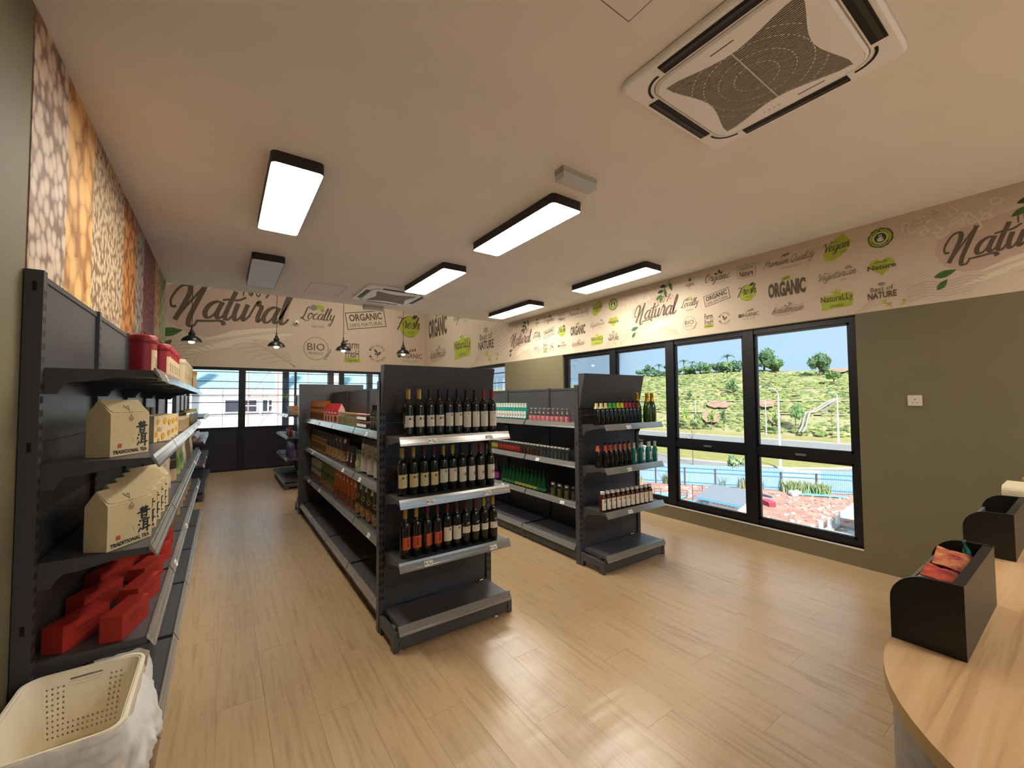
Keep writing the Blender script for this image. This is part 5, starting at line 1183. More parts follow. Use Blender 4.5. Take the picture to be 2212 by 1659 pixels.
MB().tube(bez([(-.2, .0, .004), (-.08, .05, .03), (.02, .02, .05), (.0, -.04, .02), (-.1, -.03, .004), (-.14, .03, .004)], 6), .003, 6).build('cord', M('grey_cord', '#8f8a85', .5), t)
# ================================================================ shopping baskets by the shelf end
BSK = M('basket_cream', '#ede3cd', .45)
def basket_mesh():
    NP, NZ, H = 200, 26, .23; mb = MB()
    base = rrect(-.155, -.23, .155, .23, .045, 8)
    # resample the outline evenly
    seg = [(Vector(base[i]), Vector(base[(i+1) % len(base)])) for i in range(len(base))]; tot = sum((b-a).length for a, b in seg); pts = []; acc = 0; k = 0
    for j in range(NP):
        d = tot*(j+(.15 if j % 2 else -.15))/NP % tot if j else 0.0
        while acc+(seg[k][1]-seg[k][0]).length < d: acc += (seg[k][1]-seg[k][0]).length; k += 1
        a, b = seg[k]; pts.append(a.lerp(b, (d-acc)/max(1e-9, (b-a).length)))
    vs = []
    for i in range(NZ+1):
        ii = i+(.15 if i % 2 else -.15)*(0 < i < NZ); z = -H+H*ii/NZ; s = .84+.16*(ii/NZ)
        for p in pts: vs.append((p.x*s, p.y*s, z))
    fs = []
    for i in range(NZ):
        for j in range(NP):
            p = pts[j]; q = pts[(j+1) % NP]; m_ = (p+q)/2; hole = False
            if abs(m_.y) > .225:   # short walls: U-shaped field of holes
                if i % 2 == 1 and j % 2 == 1 and 2 <= i <= 22 and abs(m_.x) < .108 and (abs(m_.x) > .060 or i < 9): hole = True
                if i == 23 and abs(m_.x) < .045: hole = True
            if not hole: fs.append((i*NP+j, i*NP+(j+1) % NP, (i+1)*NP+(j+1) % NP, (i+1)*NP+j))
    mb.add(vs, fs, 0, False)
    mb.add([(p.x*.84, p.y*.84, -H) for p in pts], [tuple(range(NP))[::-1]])
    return mb.mesh('basket_wall', BSK)
def rim_mesh():
    o = rrect(-.155, -.23, .155, .23, .045, 8); mb = MB(); n = len(o); P = [(0, .0), (.003, .005), (.011, .006), (.014, .0), (.013, -.018), (.010, -.018)]
    off = []
    for d, z in P: off.append([(*p, z) for p in rrect(-.155-d, -.23-d, .155+d, .23+d, .045+d, 8)])
    mb.add([v for r in off for v in r], [(j*n+k, j*n+(k+1) % n, (j+1)*n+(k+1) % n, (j+1)*n+k) for j in range(len(P)-1) for k in range(n)], 0, True); return mb.mesh('rim', BSK)
bx, by = -.402, 2.008
for i in range(5):
    t = thing('shopping_basket', 'top cream shopping basket of the stack, open and empty' if i == 0 else '%s cream shopping basket down the stack, nested under the top one' % ORD[i], 'basket', (bx, by, .500-.034*i), 0, 'stacked cream shopping baskets')
    wl = P_('basket_wall', 'bw', basket_mesh, t)
    if i == 0:
        md = wl.modifiers.new('thickness', 'SOLIDIFY'); md.thickness = .003
    P_('rim', 'brim', rim_mesh, t)
    if i == 0:
        MB().tube(bez([(-.045, .216, -.035), (0, .214, -.037), (.045, .216, -.035)], 4), .004, 6).build('handle_bar', BSK, t)
t = thing('basket_trolley', 'low black trolley with chrome castors under the basket stack', 'trolley', (bx, by, 0))
mb = MB(); mb.box(-.15, -.21, .085, .15, .21, .10).box(-.15, -.21, .10, -.135, .21, .132).box(.135, -.21, .10, .15, .21, .132); mb.build('base_frame', BLACK, t)
CHR = M('chrome', '#c9c9c9', .12, 1)
for sx_, sy_ in ((-1, -1), (1, -1), (-1, 1), (1, 1)):
    c = MB().lathe([(.012, .06), (.022, .062), (.022, .085), (0, .085)], 14).box(-.014, -.02, .02, -.011, .02, .065).box(.011, -.02, .02, .014, .02, .065).build('castor', CHR, t, (sx_*.135, sy_*.19, 0))
    MB().lathe([(0, -.009), (.025, -.009), (.027, -.005), (.027, .005), (.025, .009), (0, .009)], 18).xf(Matrix.Translation((0, -.0, .027)) @ Matrix.Rotation(PI/2, 4, 'Y')).build('wheel', BLACK, c)
# crumpled clear film around the stack
FILM = sheet('clear_film', '#f2f0ee', .30)
mb = MB(); NU, NV = 150, 34; out = rrect(-.178, -.253, .178, .253, .06, 8); vs = []; fs = []
seg = [Vector(p) for p in out]; L_ = [0]
for i in range(len(seg)): L_.append(L_[-1]+(seg[(i+1) % len(seg)]-seg[i]).length)
def onout(t):
    d = (t % 1)*L_[-1]
    for i in range(len(seg)):
        if L_[i+1] >= d: return seg[i].lerp(seg[(i+1) % len(seg)], (d-L_[i])/max(1e-9, L_[i+1]-L_[i]))
for i in range(NU+1):
    u = .80+.62*i/NU; p = onout(u); nrm = p.normalized()
    for j in range(NV+1):
        v = j/NV; bulge = max(0, math.exp(-((u-1.14)/.12)**2)*math.sin(PI*min(1, v*1.25))*.055)
        f = .045*abs(noise.noise(Vector((u*30+v*3, v*3.2-u*4, 3))))+.018*abs(noise.noise(Vector((u*75-v*6, v*8, 9))))-.012
        k = (bulge+f*(.25+v)+.004)
        top = .508+.016*noise.noise(Vector((u*34, 2, 1)))-.03*max(0, math.sin(u*9))*0
        vs.append((bx+p.x+nrm.x*k, by+p.y+nrm.y*k, top-(.33+.05*noise.noise(Vector((u*7, 0, 5))))*v))
for i in range(NU):
    for j in range(NV): a = i*(NV+1)+j; fs.append((a, a+1, a+NV+2, a+NV+1))
mb.add(vs, fs, 0, True)
mb.build('plastic_film', FILM, None, label='crumpled clear plastic film wrapped around the cream basket stack', category='plastic wrap')
# ================================================================ outside the right-hand window
GZ = -6.5
DIRT = M('red_dirt', '#a8776a', .9, noise_=.4, nscale=.9, c2='#bd9a8a', bump=.6); ASPH = M('pale_road', '#8d8c8a', .85, noise_=.06, nscale=.5); KERB = M('kerb_white', '#b5b2aa', .8)
DRYG = M('dry_grass', '#a39a5c', .9, noise_=.3, nscale=.8, c2='#8b8a4a'); HILL = M('hill_green', '#8f9560', .95, noise_=.45, nscale=.25, c2='#a89a78', stretch=(1, 1, 3))
WHITE = M('outside_white', '#dfe6e6', .6)
mb = MB(); mb.box(5.2, -30, GZ-.5, 43.2, 60, GZ); struct('ground', mb, DIRT)
mb = MB(); mb.box(43.2, -60, GZ-.5, 100, 140, GZ-.01); struct('road', mb, ASPH)
def flat(name, poly, z0, z1, m, **k):
    n = len(poly); q = MB(); q.add([(*p, z1) for p in poly], [tuple(range(n))]); q.add([(*p, z0) for p in poly]+[(*p, z1) for p in poly], [(i, (i+1) % n, n+(i+1) % n, n+i) for i in range(n)]); o = q.build(name, m, **k); o['kind'] = 'structure'; return o
med = [(72, 8), (72.3, 20), (72, 33), (71.8, 41), (69, 45.5), (64, 47), (58.5, 44.5), (53, 38.7), (50.3, 33.6), (50.8, 29), (51.7, 25), (52.8, 20.6), (56, 17.8), (60, 15.3), (66, 11.5)]
cxm, cym = 62, 28
flat('median_kerb', [(cxm+(x-cxm)*1.03, cym+(y-cym)*1.03) for x, y in med], GZ-.02, GZ+.12, KERB); flat('median_lawn', med, GZ, GZ+.18, DRYG)
flat('verge_kerb', [(86, -60), (86.8, -60), (86.8, 140), (86, 140)], GZ-.02, GZ+.15, KERB); flat('verge_lawn', [(86.8, -60), (101, -60), (101, 140), (86.8, 140)], GZ-.02, GZ+.17, M('verge_grass', '#87964a', .9, noise_=.3, nscale=.6, c2='#b0966a'))
flat('fence_kerb', [(43.2, -30), (44.2, -30), (44.2, 60), (43.2, 60)], GZ-.02, GZ+.1, KERB)
# hill with benches
def sky_s(b):  # how high the crest stands by bearing (degrees)
    k = [(20, .55), (42, .62), (49, .82), (53, .98), (58, 1.0), (64, 1.0), (67, .93), (69.5, .84), (74, .82), (85, .9), (110, .9)]
    for (a, x), (c, y) in zip(k[:-1], k[1:]):
        if a <= b <= c: return x+(y-x)*(b-a)/(c-a)
    return .8
PROF = [(0, -6.5), (13, -2.6), (15.5, -2.5), (28, .35), (30.5, .5), (45, 3.9), (48, 4.1), (64, 8.2), (84, 12.2), (110, 13.5), (150, 12)]
def hz(b, t):
    for (a, x), (c, y) in zip(PROF[:-1], PROF[1:]):
        if t <= c: z = x+(y-x)*(t-a)/(c-a); break
    else: z = PROF[-1][1]
    s = sky_s(b)
    if z > 3: z = 3+(z-3)*(s if s < 1 else 1) if t > 48 else z
    return z
def hpos(b, t, dz=0): r = 95/math.sin(R(max(b, 22)))*1.0+t; return Vector((r*math.sin(R(b)), r*math.cos(R(b)), hz(b, t)+dz))
mb = MB(); vs = []; fs = []; NB, NT = 150, 76
for i in range(NB+1):
    b = 26+82*i/NB
    for j in range(NT+1):
        t = 150*j/NT; p = hpos(b, t); q = noise.noise(Vector((p.x*.12, p.y*.12, 2)))*.7+noise.noise(Vector((p.x*.5, p.y*.5, 7)))*.35
        on_bench = any(abs(t-c) < 2.2 for c in (14.2, 29.2, 46.5)); vs.append((p.x, p.y, p.z+q*(.15 if on_bench or t < 1 else 1)))
for i in range(NB):
    for j in range(NT): a = i*(NT+1)+j; fs.append((a, a+NT+1, a+NT+2, a+1))
mb.add(vs, fs, 0, True); struct('hill', mb, HILL)
# bench paths: thin pale ledges
for k, c in enumerate((14.2, 29.2, 46.5)):
    mb = MB(); vs = []
    for i in range(91): b = 40+44*i/90; vs += [hpos(b, c-1.0, .25), hpos(b, c+1.3, .30)]
    mb.add(vs, [(2*i, 2*i+2, 2*i+3, 2*i+1) for i in range(90)]); o = mb.build('bench_path', M('bench_earth', '#b9a27e', .9)); o['kind'] = 'structure'
SOIL = M('bare_soil', '#a88a74', .95, noise_=.25, nscale=.6)
for k, (b, t, w_, h_) in enumerate(((61.5, 22, 2.6, 5), (66.5, 23, 2.2, 5), (73.5, 80, 2.0, 7), (60.5, 8, 2.0, 5), (67.5, 8, 1.5, 4), (56.6, 36, 1.2, 4))):
    mb = MB(); r_ = random.Random(k); pts = [hpos(b+w_/2*math.cos(a)*r_.uniform(.7, 1.1), t+h_*math.sin(a)*r_.uniform(.7, 1.1), .9) for a in [2*PI*i/16 for i in range(16)]]
    mb.add(pts+[hpos(b, t, 1.1)], [(i, (i+1) % 16, 16) for i in range(16)]); o = mb.build('bare_slope', SOIL); o['kind'] = 'structure'
# scrub on the hill: far too many clumps to count
SCR = [M('scrub_a', '#7a8652', .95), M('scrub_b', '#8d945a', .95), M('scrub_c', '#66774a', .95), M('scrub_d', '#9f9a6c', .95)]
mb = MB(); r_ = random.Random(5)
for k in range(11000):
    b = r_.uniform(36, 86); t = r_.uniform(1.5, 86)
    if any(abs(t-c) < 1.3 for c in (14.2, 29.2, 46.5)) and r_.random() < .9: continue
    if t > 48 and r_.random() < .15: continue
    p = hpos(b, t); s = r_.uniform(.18, .55)*(1+.006*t); f = r_.random()*.7+.5*noise.noise(Vector((p.x*.05, p.y*.05, 1)))
    bad = any(abs(b-bb) < w_*.45 and abs(t-tt) < h_*.8 for bb, tt, w_, h_ in ((61.5, 22, 2.6, 5), (66.5, 23, 2.2, 5), (73.5, 80, 2.0, 7), (60.5, 8, 2.0, 5)))
    if bad and r_.random() < .55: continue
    mb.blob((p.x, p.y, p.z+s*.15), s*1.3, s*1.3, s*.75, 5, 4, min(3, max(0, int(f*4))), .5, k)
mb.build('scrub', SCR, None, kind='stuff', label='green scrub and low bushes covering the terraced hill', category='scrub')
# trees
LEAF = [M('leaf_deep', '#527050', .9), M('leaf_mid', '#6a8a56', .9), M('leaf_blue', '#66866e', .9), M('leaf_lime', '#93ad54', .9), M('leaf_pale', '#8ca478', .9)]; BARK = M('bark', '#6e6252', .9)
def crown(rx, rz, n, mats, seed, leaf=.4):
    r_ = random.Random(seed); mb = MB(); cl = []
    for k in range(max(5, n//110)):
        d = Vector((r_.gauss(0, 1), r_.gauss(0, 1), r_.gauss(0, .8))).normalized()*r_.random()**.4; cl.append((Vector((d.x*rx*.72, d.y*rx*.72, d.z*rz*.7)), r_.uniform(.28, .5)))
    for c, s in cl: mb.blob(c, rx*s*.8, rx*s*.8, rz*s*.8, 7, 5, 0, .6, seed)
    for k in range(n):
        c, s = r_.choice(cl); d = Vector((r_.gauss(0, 1), r_.gauss(0, 1), r_.gauss(0, 1))).normalized()*r_.uniform(.75, 1.1)
        p = c+Vector((d.x*rx*s, d.y*rx*s, d.z*rz*s)); a = Vector((r_.gauss(0, 1), r_.gauss(0, 1), r_.gauss(0, 1))).normalized(); q = a.orthogonal().normalized(); e = a.cross(q); L = leaf*r_.uniform(.6, 1.2)
        mb.add([p-q*L, p-e*L*.45, p+q*L, p+e*L*.45], [(0, 1, 2, 3)], 0 if r_.random() < .6 else 1)
    return mb
def tree(label, grp, pos, h, rx, rz, lm, n=500, seed=1, tr=.18, leaf=.35, name='tree'):
    t = thing(name, label, 'tree', pos, 0, grp)
    MB().tube([(0, 0, -.6), (.05*rx, 0, h*.35), (0, .04*rx, h-rz*.6)], [tr, tr*.8, tr*.4], 7).build('trunk', BARK, t)
    crown(rx, rz, n, lm, seed, leaf).build('crown', [LEAF[lm[0]], LEAF[lm[1]]], t, (0, 0, h-rz))
tree('broad dark tree on the hilltop right of the middle window bar', None, hpos(66.4, 83), 9.5, 6.0, 4.6, (0, 1), 1100, 3, .4, .55)
tree('second broad tree overlapping the hilltop tree on its right', None, hpos(67.8, 80), 6.5, 4.2, 3.0, (1, 0), 700, 4, .3, .5)
tree('round dark tree standing alone near the right window edge', None, hpos(71.7, 70), 8.8, 3.6, 4.2, (0, 1), 1000, 5, .35, .45)
tree('small bright green tree below the round dark tree', None, hpos(72.9, 55), 4.6, 1.9, 2.2, (1, 3), 420, 6, .2, .35)
tree('rounded green tree half hidden by the window mullion', None, hpos(63.0, 40), 5.8, 2.0, 2.9, (1, 0), 520, 7, .2, .35)
tree('small dark bushy tree on the middle terrace', None, hpos(58.2, 32), 3.4, 1.2, 1.6, (0, 2), 260, 8, .12, .3)
tree('low bright bush on the middle terrace left of the dark one', None, hpos(56.9, 32), 2.2, 1.3, 1.0, (3, 1), 240, 9, .1, .3, 'bush')
r_ = random.Random(12)
for i in range(15):
    b = 52.6+i*.86; h_ = 3.6+1.2*math.sin(i*1.7)+(1.2 if b > 56 else 0)
    tree('%s leafy tree from the left in the hilltop tree line' % ORD[i], 'hilltop tree line', hpos(b, 82+r_.uniform(-3, 3), -.4), h_+.8, 2.6+r_.random(), h_*.52, (2, 0) if i % 3 else (1, 2), 420, 20+i, .25, .5)
def palm(label, pos, h, L, seed, n=13, name='palm_tree'):
    t = thing(name, label, 'palm tree', pos); r_ = random.Random(seed)
    MB().tube([(0, 0, -.5), (.1, 0, h*.5), (0, .1, h)], [.22, .18, .16], 7).build('trunk', BARK, t)
    for k in range(n):
        a = 2*PI*k/n+r_.uniform(-.2, .2); up = r_.uniform(.35, 1.1); mb = MB(); pts = []
        for i in range(9):
            s = i/8; pts.append(Vector((math.cos(a)*L*s*math.cos(up*.6), math.sin(a)*L*s*math.cos(up*.6), L*(math.sin(up)*s-.75*s*s))))
        mb.tube(pts, .03, 4, cap=False)
        for i in range(1, 9):
            d = (pts[i]-pts[i-1]).normalized(); sd = d.cross(Vector((0, 0, 1))).normalized(); w_ = L*.22*math.sin(PI*(i/9)**.7)
            for sg in (-1, 1):
                for o in (0, .5):
                    p = pts[i-1].lerp(pts[i], o); q = p+sd*sg*w_+d*w_*.5-Vector((0, 0, w_*.35)); mb.add([p, p+d*L*.05, q], [(0, 1, 2)])
        mb.build('frond', LEAF[2] if k % 2 else LEAF[0], t, (0, 0, h))
palm('palm on the hill skyline left of the middle mullion', hpos(62.6, 86), 6.4, 3.4, 1)
palm('palm with spread fronds on the skyline, left part of the third window', hpos(57.6, 86), 5.6, 3.0, 2)
palm('small palm beside the left skyline palm', hpos(58.6, 87), 4.9, 2.4, 3)
palm('palm at the left end of the hilltop tree line', hpos(54.6, 85), 4.6, 2.6, 4)
palm('young palm at the hill foot seen beyond the sparkling wine', hpos(53.2, 5), 5.0, 2.6, 5, 11)
for i, (b, t_, h_, rx, lm) in enumerate(((57.6, 1, 5.6, .9, (3, 4)), (59.2, 1.5, 4.4, 1.1, (1, 3)), (60.6, 1, 5.0, .85, (3, 1)), (62.0, 1, 5.8, .7, (0, 1)), (67.4, 1, 5.0, 1.0, (3, 1)), (69.3, 3, 6.2, 2.0, (1, 4)), (56.4, 1, 3.6, .9, (3, 1)))):
    tree('%s roadside sapling from the left along the far verge' % ORD[i], 'roadside saplings', hpos(b, t_), h_, rx, h_*.36, lm, 260, 50+i, .08, .28, 'sapling')
def bare(label, pos, h, seed):
    t = thing('bare_sapling', label, 'sapling', pos); r_ = random.Random(seed); mb = MB().tube([(0, 0, -.2), (.05, .02, h*.5), (.02, .06, h)], [.07, .05, .02], 6)
    for k in range(16):
        z = h*r_.uniform(.35, .95); a = r_.random()*6.3; L = h*.28*(1.1-z/h*.6); mb.tube([(.03, .02, z), (math.cos(a)*L*.6, math.sin(a)*L*.6, z+L*.5), (math.cos(a)*L, math.sin(a)*L, z+L*.95)], [.022, .014, .006], 4, cap=False)
    mb.build('branches', BARK, t)
bare('leafless sapling on the far verge near the right lamp post', hpos(72.6, 1), 5.4, 1); 
bare('thin leafless sapling by the near kerb behind the blue fence', Vector((46.5, 28.6, GZ)), 4.2, 2)
# drain stair down the hill
CONC = M('concrete', '#a7a399', .9, noise_=.1, nscale=2)
t = thing('hillside_drain', 'stepped concrete drain running down the terraces at right', 'drain', hpos(71.2, 20)); o0 = hpos(71.2, 20)
for db in (0, .35):
    pts = [hpos(b+db, tt, .75)-o0 for b, tt in ((72.9, 29), (72.2, 24.5), (71.4, 19), (70.8, 15.2), (70.3, 13.8), (70.1, 9), (69.9, 4), (69.6, 1))]
    MB().tube(pts, .2, 5).build('side_wall', CONC, t)
for k in range(26):
    s = k/25; b = 70.0+3.0*s**.8+.17; tt = 2+26.5*s; p = hpos(b if tt > 14 else 69.8+.04*tt, tt, .6)-o0; MB().box(-.3, -.28, -.1, .3, .28, .1).build('step', CONC, t, p)
t = thing('drain_outlet', 'short dark drain chute high on the hill below the tree line', 'drain', hpos(66.6, 52)); o0 = hpos(66.6, 52)
MB().tube([hpos(66.2, 49, .8)-o0, hpos(67.1, 57, .8)-o0], .25, 5).build('chute', M('dark_concrete', '#6d6a62', .9), t)
# street lamps
LAMP = M('lamp_white', '#d5dcdc', .5)
def lamp(label, x, y, h, arm, r=.1):
    t = thing('street_lamp', label, 'street lamp', (x, y, GZ), 0, None)
    top = h-.9; pts = [(0, 0, 0), (0, 0, top*.5), (0, 0, top)]+([(arm*.08, 0, top+.5), (arm*.3, 0, top+.8), (arm*.75, 0, top+.9)] if arm else [(0, 0, h)])
    MB().tube(pts, [r*1.3, r, r*.75]+([r*.6, r*.5, r*.45] if arm else [r*.6]), 8).build('pole', LAMP, t)
    MB().lathe([(.0, 0), (r*2.2, 0), (r*2.2, .04), (0, .05)], 10).build('base_plate', LAMP, t)
    if arm: MB().prism([(arm*.72, .86), (arm*1.1, .93), (arm*1.1, 1.0), (arm*.72, .98)], 'y', -.14, .14).build('lamp_head', LAMP, t, (0, 0, top))
lamp('tall white street lamp on the median in the right window bay', 51.6, 21.14, 9.0, -1.9, .12)
lamp('white street lamp on the far verge near the right window frame', 86.96, 26.4, 8.8, -3.0, .14)
lamp('plain white post at the hill foot in the third window bay', 98.5, 59.5, 7.5, 0, .10)
lamp('plain white post at the hill foot just right of the middle mullion', 94, 41.0, 7.5, 0, .10)
lamp('white street lamp with its arm reaching right past the mullion', 74.5, 50.5, 9.6, 3.0, .11)
# blue hoarding
BLU = [M('hoarding_blue', '#93b3d2', .5), M('hoarding_pale_blue', '#a3c0d8', .5), M('hoarding_white', '#b9c6d0', .5)]; RAIL = M('rail_blue', '#5f9fc9', .5); RUST = M('rusty_post', '#5c4a4c', .8)
A, B_ = Vector((29.6, 31.0, GZ)), Vector((46.5, 5.9, GZ)); dv = (B_-A).normalized(); ln = (B_-A).length
t = thing('hoarding_fence', 'long pale blue corrugated hoarding fence along the road', 'fence', A, math.atan2(dv.y, dv.x)); PWD = .9; H = 1.86
def cor():
    mb = MB(); vs = []; n = 28
    for i in range(n+1): x = PWD*i/n; y = .022*(1 if (i % 4) in (1, 2) else -1); vs += [(x, y, .03), (x, y, H)]
    return mb.add(vs, [(2*i, 2*i+2, 2*i+3, 2*i+1) for i in range(n)])
npan = int(ln/PWD)
for k in range(npan):
    dd = k*PWD; m_ = BLU[2] if 17.6 < dd < 20 else BLU[0]
    o = link('fence_panel', cached(('fp', m_.name), lambda m_=m_: cor().mesh('fence_panel', m_)), t, (dd, 0, (.0 if k % 5 else .03)))
up = MB().box(0, -.03, 1.33, ln, -.0225, 1.86)
for z in (.28, 1.22, 1.58): MB().box(0, .024, z-.03, ln, .07, z+.03).build('rail', RAIL, t)
for z in (.28, 1.22, 1.58): MB().box(0, -.07, z-.03, ln, -.024, z+.03).build('rail', RAIL, t)
for k in range(int(ln/2.55)): MB().box(k*2.55-.05, -.13, -.1, k*2.55+.05, -.07, 1.62).build('fence_post', RUST, t)
# site hut
HUTW = M('hut_white', '#dbe6ea', .6); ROOF = M('hut_roof_grey', '#838b94', .6); FASC = M('hut_blue_fascia', '#5fa3c4', .5)
t = thing('site_hut', 'small white site hut with grey tiled roof and blue fascia', 'hut', (28.75, 14.45, GZ), 0)
# walls: corner at origin, extends +x (3.2) and +y (2.1)
LX_, LY_, WH = 3.3, 2.05, .95
MB().box(0, 0, 0, .1, LY_, WH).box(.1, 0, 0, LX_, .1, WH).box(LX_-.1, .1, 0, LX_, LY_, WH).box(.1, LY_-.1, 0, LX_-.1, LY_, WH).build('wall', HUTW, t)
vb = M('vent_shadow', '#5d6a70', .8)
for r_i in range(3):
    for c_i in range(6): MB().box(-.012, .25+c_i*.27, .50+r_i*.13, -.001, .43+c_i*.27, .535+r_i*.13).build('vent_slot', vb, t)
for r_i in range(2):
    for c_i in range(5): MB().box(.25+c_i*.27, -.012, .6+r_i*.13, .43+c_i*.27, -.001, .635+r_i*.13).build('vent_slot', vb, t)
z0, z1 = WH-.08, WH+.55; xa, xb, ya, yb = -.65, LX_+.5, -.55, LY_+.65; xm = (xa+xb)/2
nr = 9
for k in range(nr):
    s0, s1 = k/nr, (k+1)/nr
    q = MB(); 
    for sgn, X0 in ((1, xa), (-1, xb)):
        xA, xB = X0+(xm-X0)*s0, X0+(xm-X0)*s1; zA, zB = z0+(z1-z0)*s0, z0+(z1-z0)*s1
        q.add([(xA, ya, zA+.05), (xA, yb, zA+.05), (xB, yb, zB+.035), (xB, ya, zB+.035), (xA, ya, zA), (xA, yb, zA), (xB, yb, zB-.01), (xB, ya, zB-.01)], [(0, 1, 2, 3), (0, 4, 5, 1), (4, 7, 6, 5), (1, 5, 6, 2), (0, 3, 7, 4), (3, 2, 6, 7)])
    q.build('roof_course', ROOF, t)
MB().box(xa-.03, ya, z0-.1, xa, yb, z0+.03).build('fascia', FASC, t); MB().box(xb, ya, z0-.1, xb+.03, yb, z0+.03).build('fascia', FASC, t)
g = MB(); g.add([(xa, 0, z0), (xb, 0, z0), (xm, 0, z1-.03), (xa, .06, z0), (xb, .06, z0), (xm, .06, z1-.03)], [(0, 1, 2), (5, 4, 3), (0, 3, 4, 1), (1, 4, 5, 2), (2, 5, 3, 0)]); g.build('gable', HUTW, t)
# concrete canopy, stub columns and foundation at right
t = thing('concrete_canopy', 'pale concrete canopy slab on a white column, right window edge', 'canopy', (30.4, 7.9, GZ))
MB().prism([(-1.2, 1.15), (3.5, 1.6), (3.5, 1.9), (-1.2, 1.45)], 'y', -2.5, .95).build('slab', WHITE, t); MB().box(-1.05, -.35, 0, -.7, 0, 1.2).build('column', WHITE, t)
mb = MB(); mb.prism([(-1.25, 1.1), (-1.15, 1.1), (-1.15, 1.5), (-1.25, 1.5)], 'y', -2.5, 1.0); mb.build('edge_beam', M('canopy_grey', '#b4bfc4', .7), t)
t = thing('foundation', 'low concrete foundation beams on the red ground, lower right', 'foundation', (28.6, 9.6, GZ))
for a in ((-1.6, -.3, .25, 4.6, 0.0), (-1.6, -2.9, .25, -.3, 0)): pass
MB().box(-1.5, -.15, 0, 2.7, .2, .22).box(-1.5, -3.0, 0, -1.15, -.15, .22).box(.2, -3.0, 0, .55, -.15, .2).box(2.4, -3.0, 0, 2.75, -.15, .22).build('ground_beam', CONC, t)
MB().box(-1.15, -3, 0, 2.4, -.15, .05).build('slab_bed', M('slab_pale', '#b9c2c0', .9, noise_=.15, nscale=2), t)
for i, x in enumerate((-1.3, -.1, 1.2, 2.55)): MB().lathe([(.12, 0), (.12, .62), (0, .62)], 10).build('stub_column', WHITE, t, (x, .05, .2))
# tarps, frames, planks
TARP = M('cyan_sheet', '#7fc4cf', .5, noise_=.2, nscale=1.5)
def tarp(label, pts, seed):
    c = sum((Vector((*p, 0)) for p in pts), Vector())/len(pts); t = thing('ground_sheet', label, 'ground sheet', (c.x, c.y, GZ), 0, 'cyan ground sheets')
    mb = MB(); vs = []; fs = []; N = 8; a, b, d, e = [Vector((*p, 0))-c for p in pts]
    for i in range(N+1):
        for j in range(N+1):
            p = a.lerp(b, i/N).lerp(e.lerp(d, i/N), j/N); vs.append((p.x, p.y, .06+.05*abs(noise.noise(Vector((i*.9, j*.7, seed))))))
    for i in range(N):
        for j in range(N): k = i*(N+1)+j; fs.append((k, k+N+1, k+N+2, k+1))
    mb.add(vs, fs, 0, True).build('sheet', TARP, t)
tarp('cyan ground sheet lying left of the window mullion', [(28.6, 21.4), (29.3, 19.4), (31.4, 19.6), (30.3, 22)], 1)
tarp('cyan slatted ground sheet beside the site hut', [(28.3, 18.6), (28.3, 16.6), (30.2, 16.6), (30.2, 18.9)], 2)
tarp('cyan ground sheet near the fence at right', [(38.6, 14.6), (40.3, 11.8), (41.2, 12.0), (39.6, 14.9)], 3)
FR_ = M('dark_frame', '#4c5052', .7)
def ladder(label, loc, rz, w_, h):
    t = thing('ladder_frame', label, 'frame', loc, rz, 'metal ladder frames'); 
    for x in (0, w_): MB().tube([(x, 0, 0), (x, 0, h)], .03, 5).build('upright', FR_, t)
    for k in range(3): MB().tube([(0, 0, h*(k+1)/3.1), (w_, 0, h*(k+1)/3.1)], .022, 5).build('rung', FR_, t)
ladder('metal ladder frame standing left of the site hut', (30.1, 18.6, GZ), R(-60), .7, 1.3); ladder('metal frame standing on the cyan sheet', (30.4, 20.1, GZ), R(-60), .7, .6); ladder('metal frame at the left edge of the cyan sheet', (29.0, 21.3, GZ), R(-60), .5, .7)
t = thing('red_planks', 'small stack of red planks on the dirt beside the hut', 'planks', (33.4, 14.6, GZ), R(-40)); 
for k in range(3): MB().box(-.2, -.6+.05*k, .04+.1*k, .3, .7, .12+.1*k).build('plank', M('red_plank', '#c0465a', .6), t)
t = thing('white_sacks', 'pile of pale sacks before the grass tuft', 'sacks', (38.5, 14.7, GZ))
for k in range(3): MB().blob((.3*k-.3, .25*(k % 2), .18), .35, .3, .22, 8, 6, 0, .4, k).build('sack', WHITE, t)
t = thing('white_board', 'white board leaning against the hoarding', 'board', (35.2, 23.0, GZ)); MB().prism([(0, 0), (.5, 0), (.85, 1.2), (.75, 1.2)], 'y', 0, .06).build('panel', WHITE, t)
# grass tufts by the fence
def tuft(label, pos, r, h, n, seed, lm=4):
    t = thing('grass_tuft', label, 'grass', pos, 0, None); r_ = random.Random(seed); mb = MB()
    for k in range(n):
        a = r_.random()*6.3; d = r_.random()**.6*r; x, y = d*math.cos(a), d*math.sin(a); hh = h*r_.uniform(.5, 1.1); l = r_.uniform(.1, .5)*hh; q = r_.random()*6.3; w_ = .035
        b0 = Vector((x, y, 0)); s = Vector((math.cos(q+1.57), math.sin(q+1.57), 0))*w_; tip = b0+Vector((math.cos(q)*l, math.sin(q)*l, hh)); md = b0.lerp(tip, .5)+Vector((0, 0, hh*.12))
        mb.add([b0-s, b0+s, md+s, md-s, tip], [(0, 1, 2, 3), (3, 2, 4)], 0 if r_.random() < .6 else 1)
    mb.build('blades', [LEAF[lm], M('dry_blade', '#a9a468', .9)], t)
tuft('wide pale grass tuft before the hoarding in the right bay', (39.9, 15.3, GZ), 1.0, 1.1, 420, 1); tuft('second pale grass tuft right of the wide one', (40.8, 13.9, GZ), .8, .95, 300, 2)
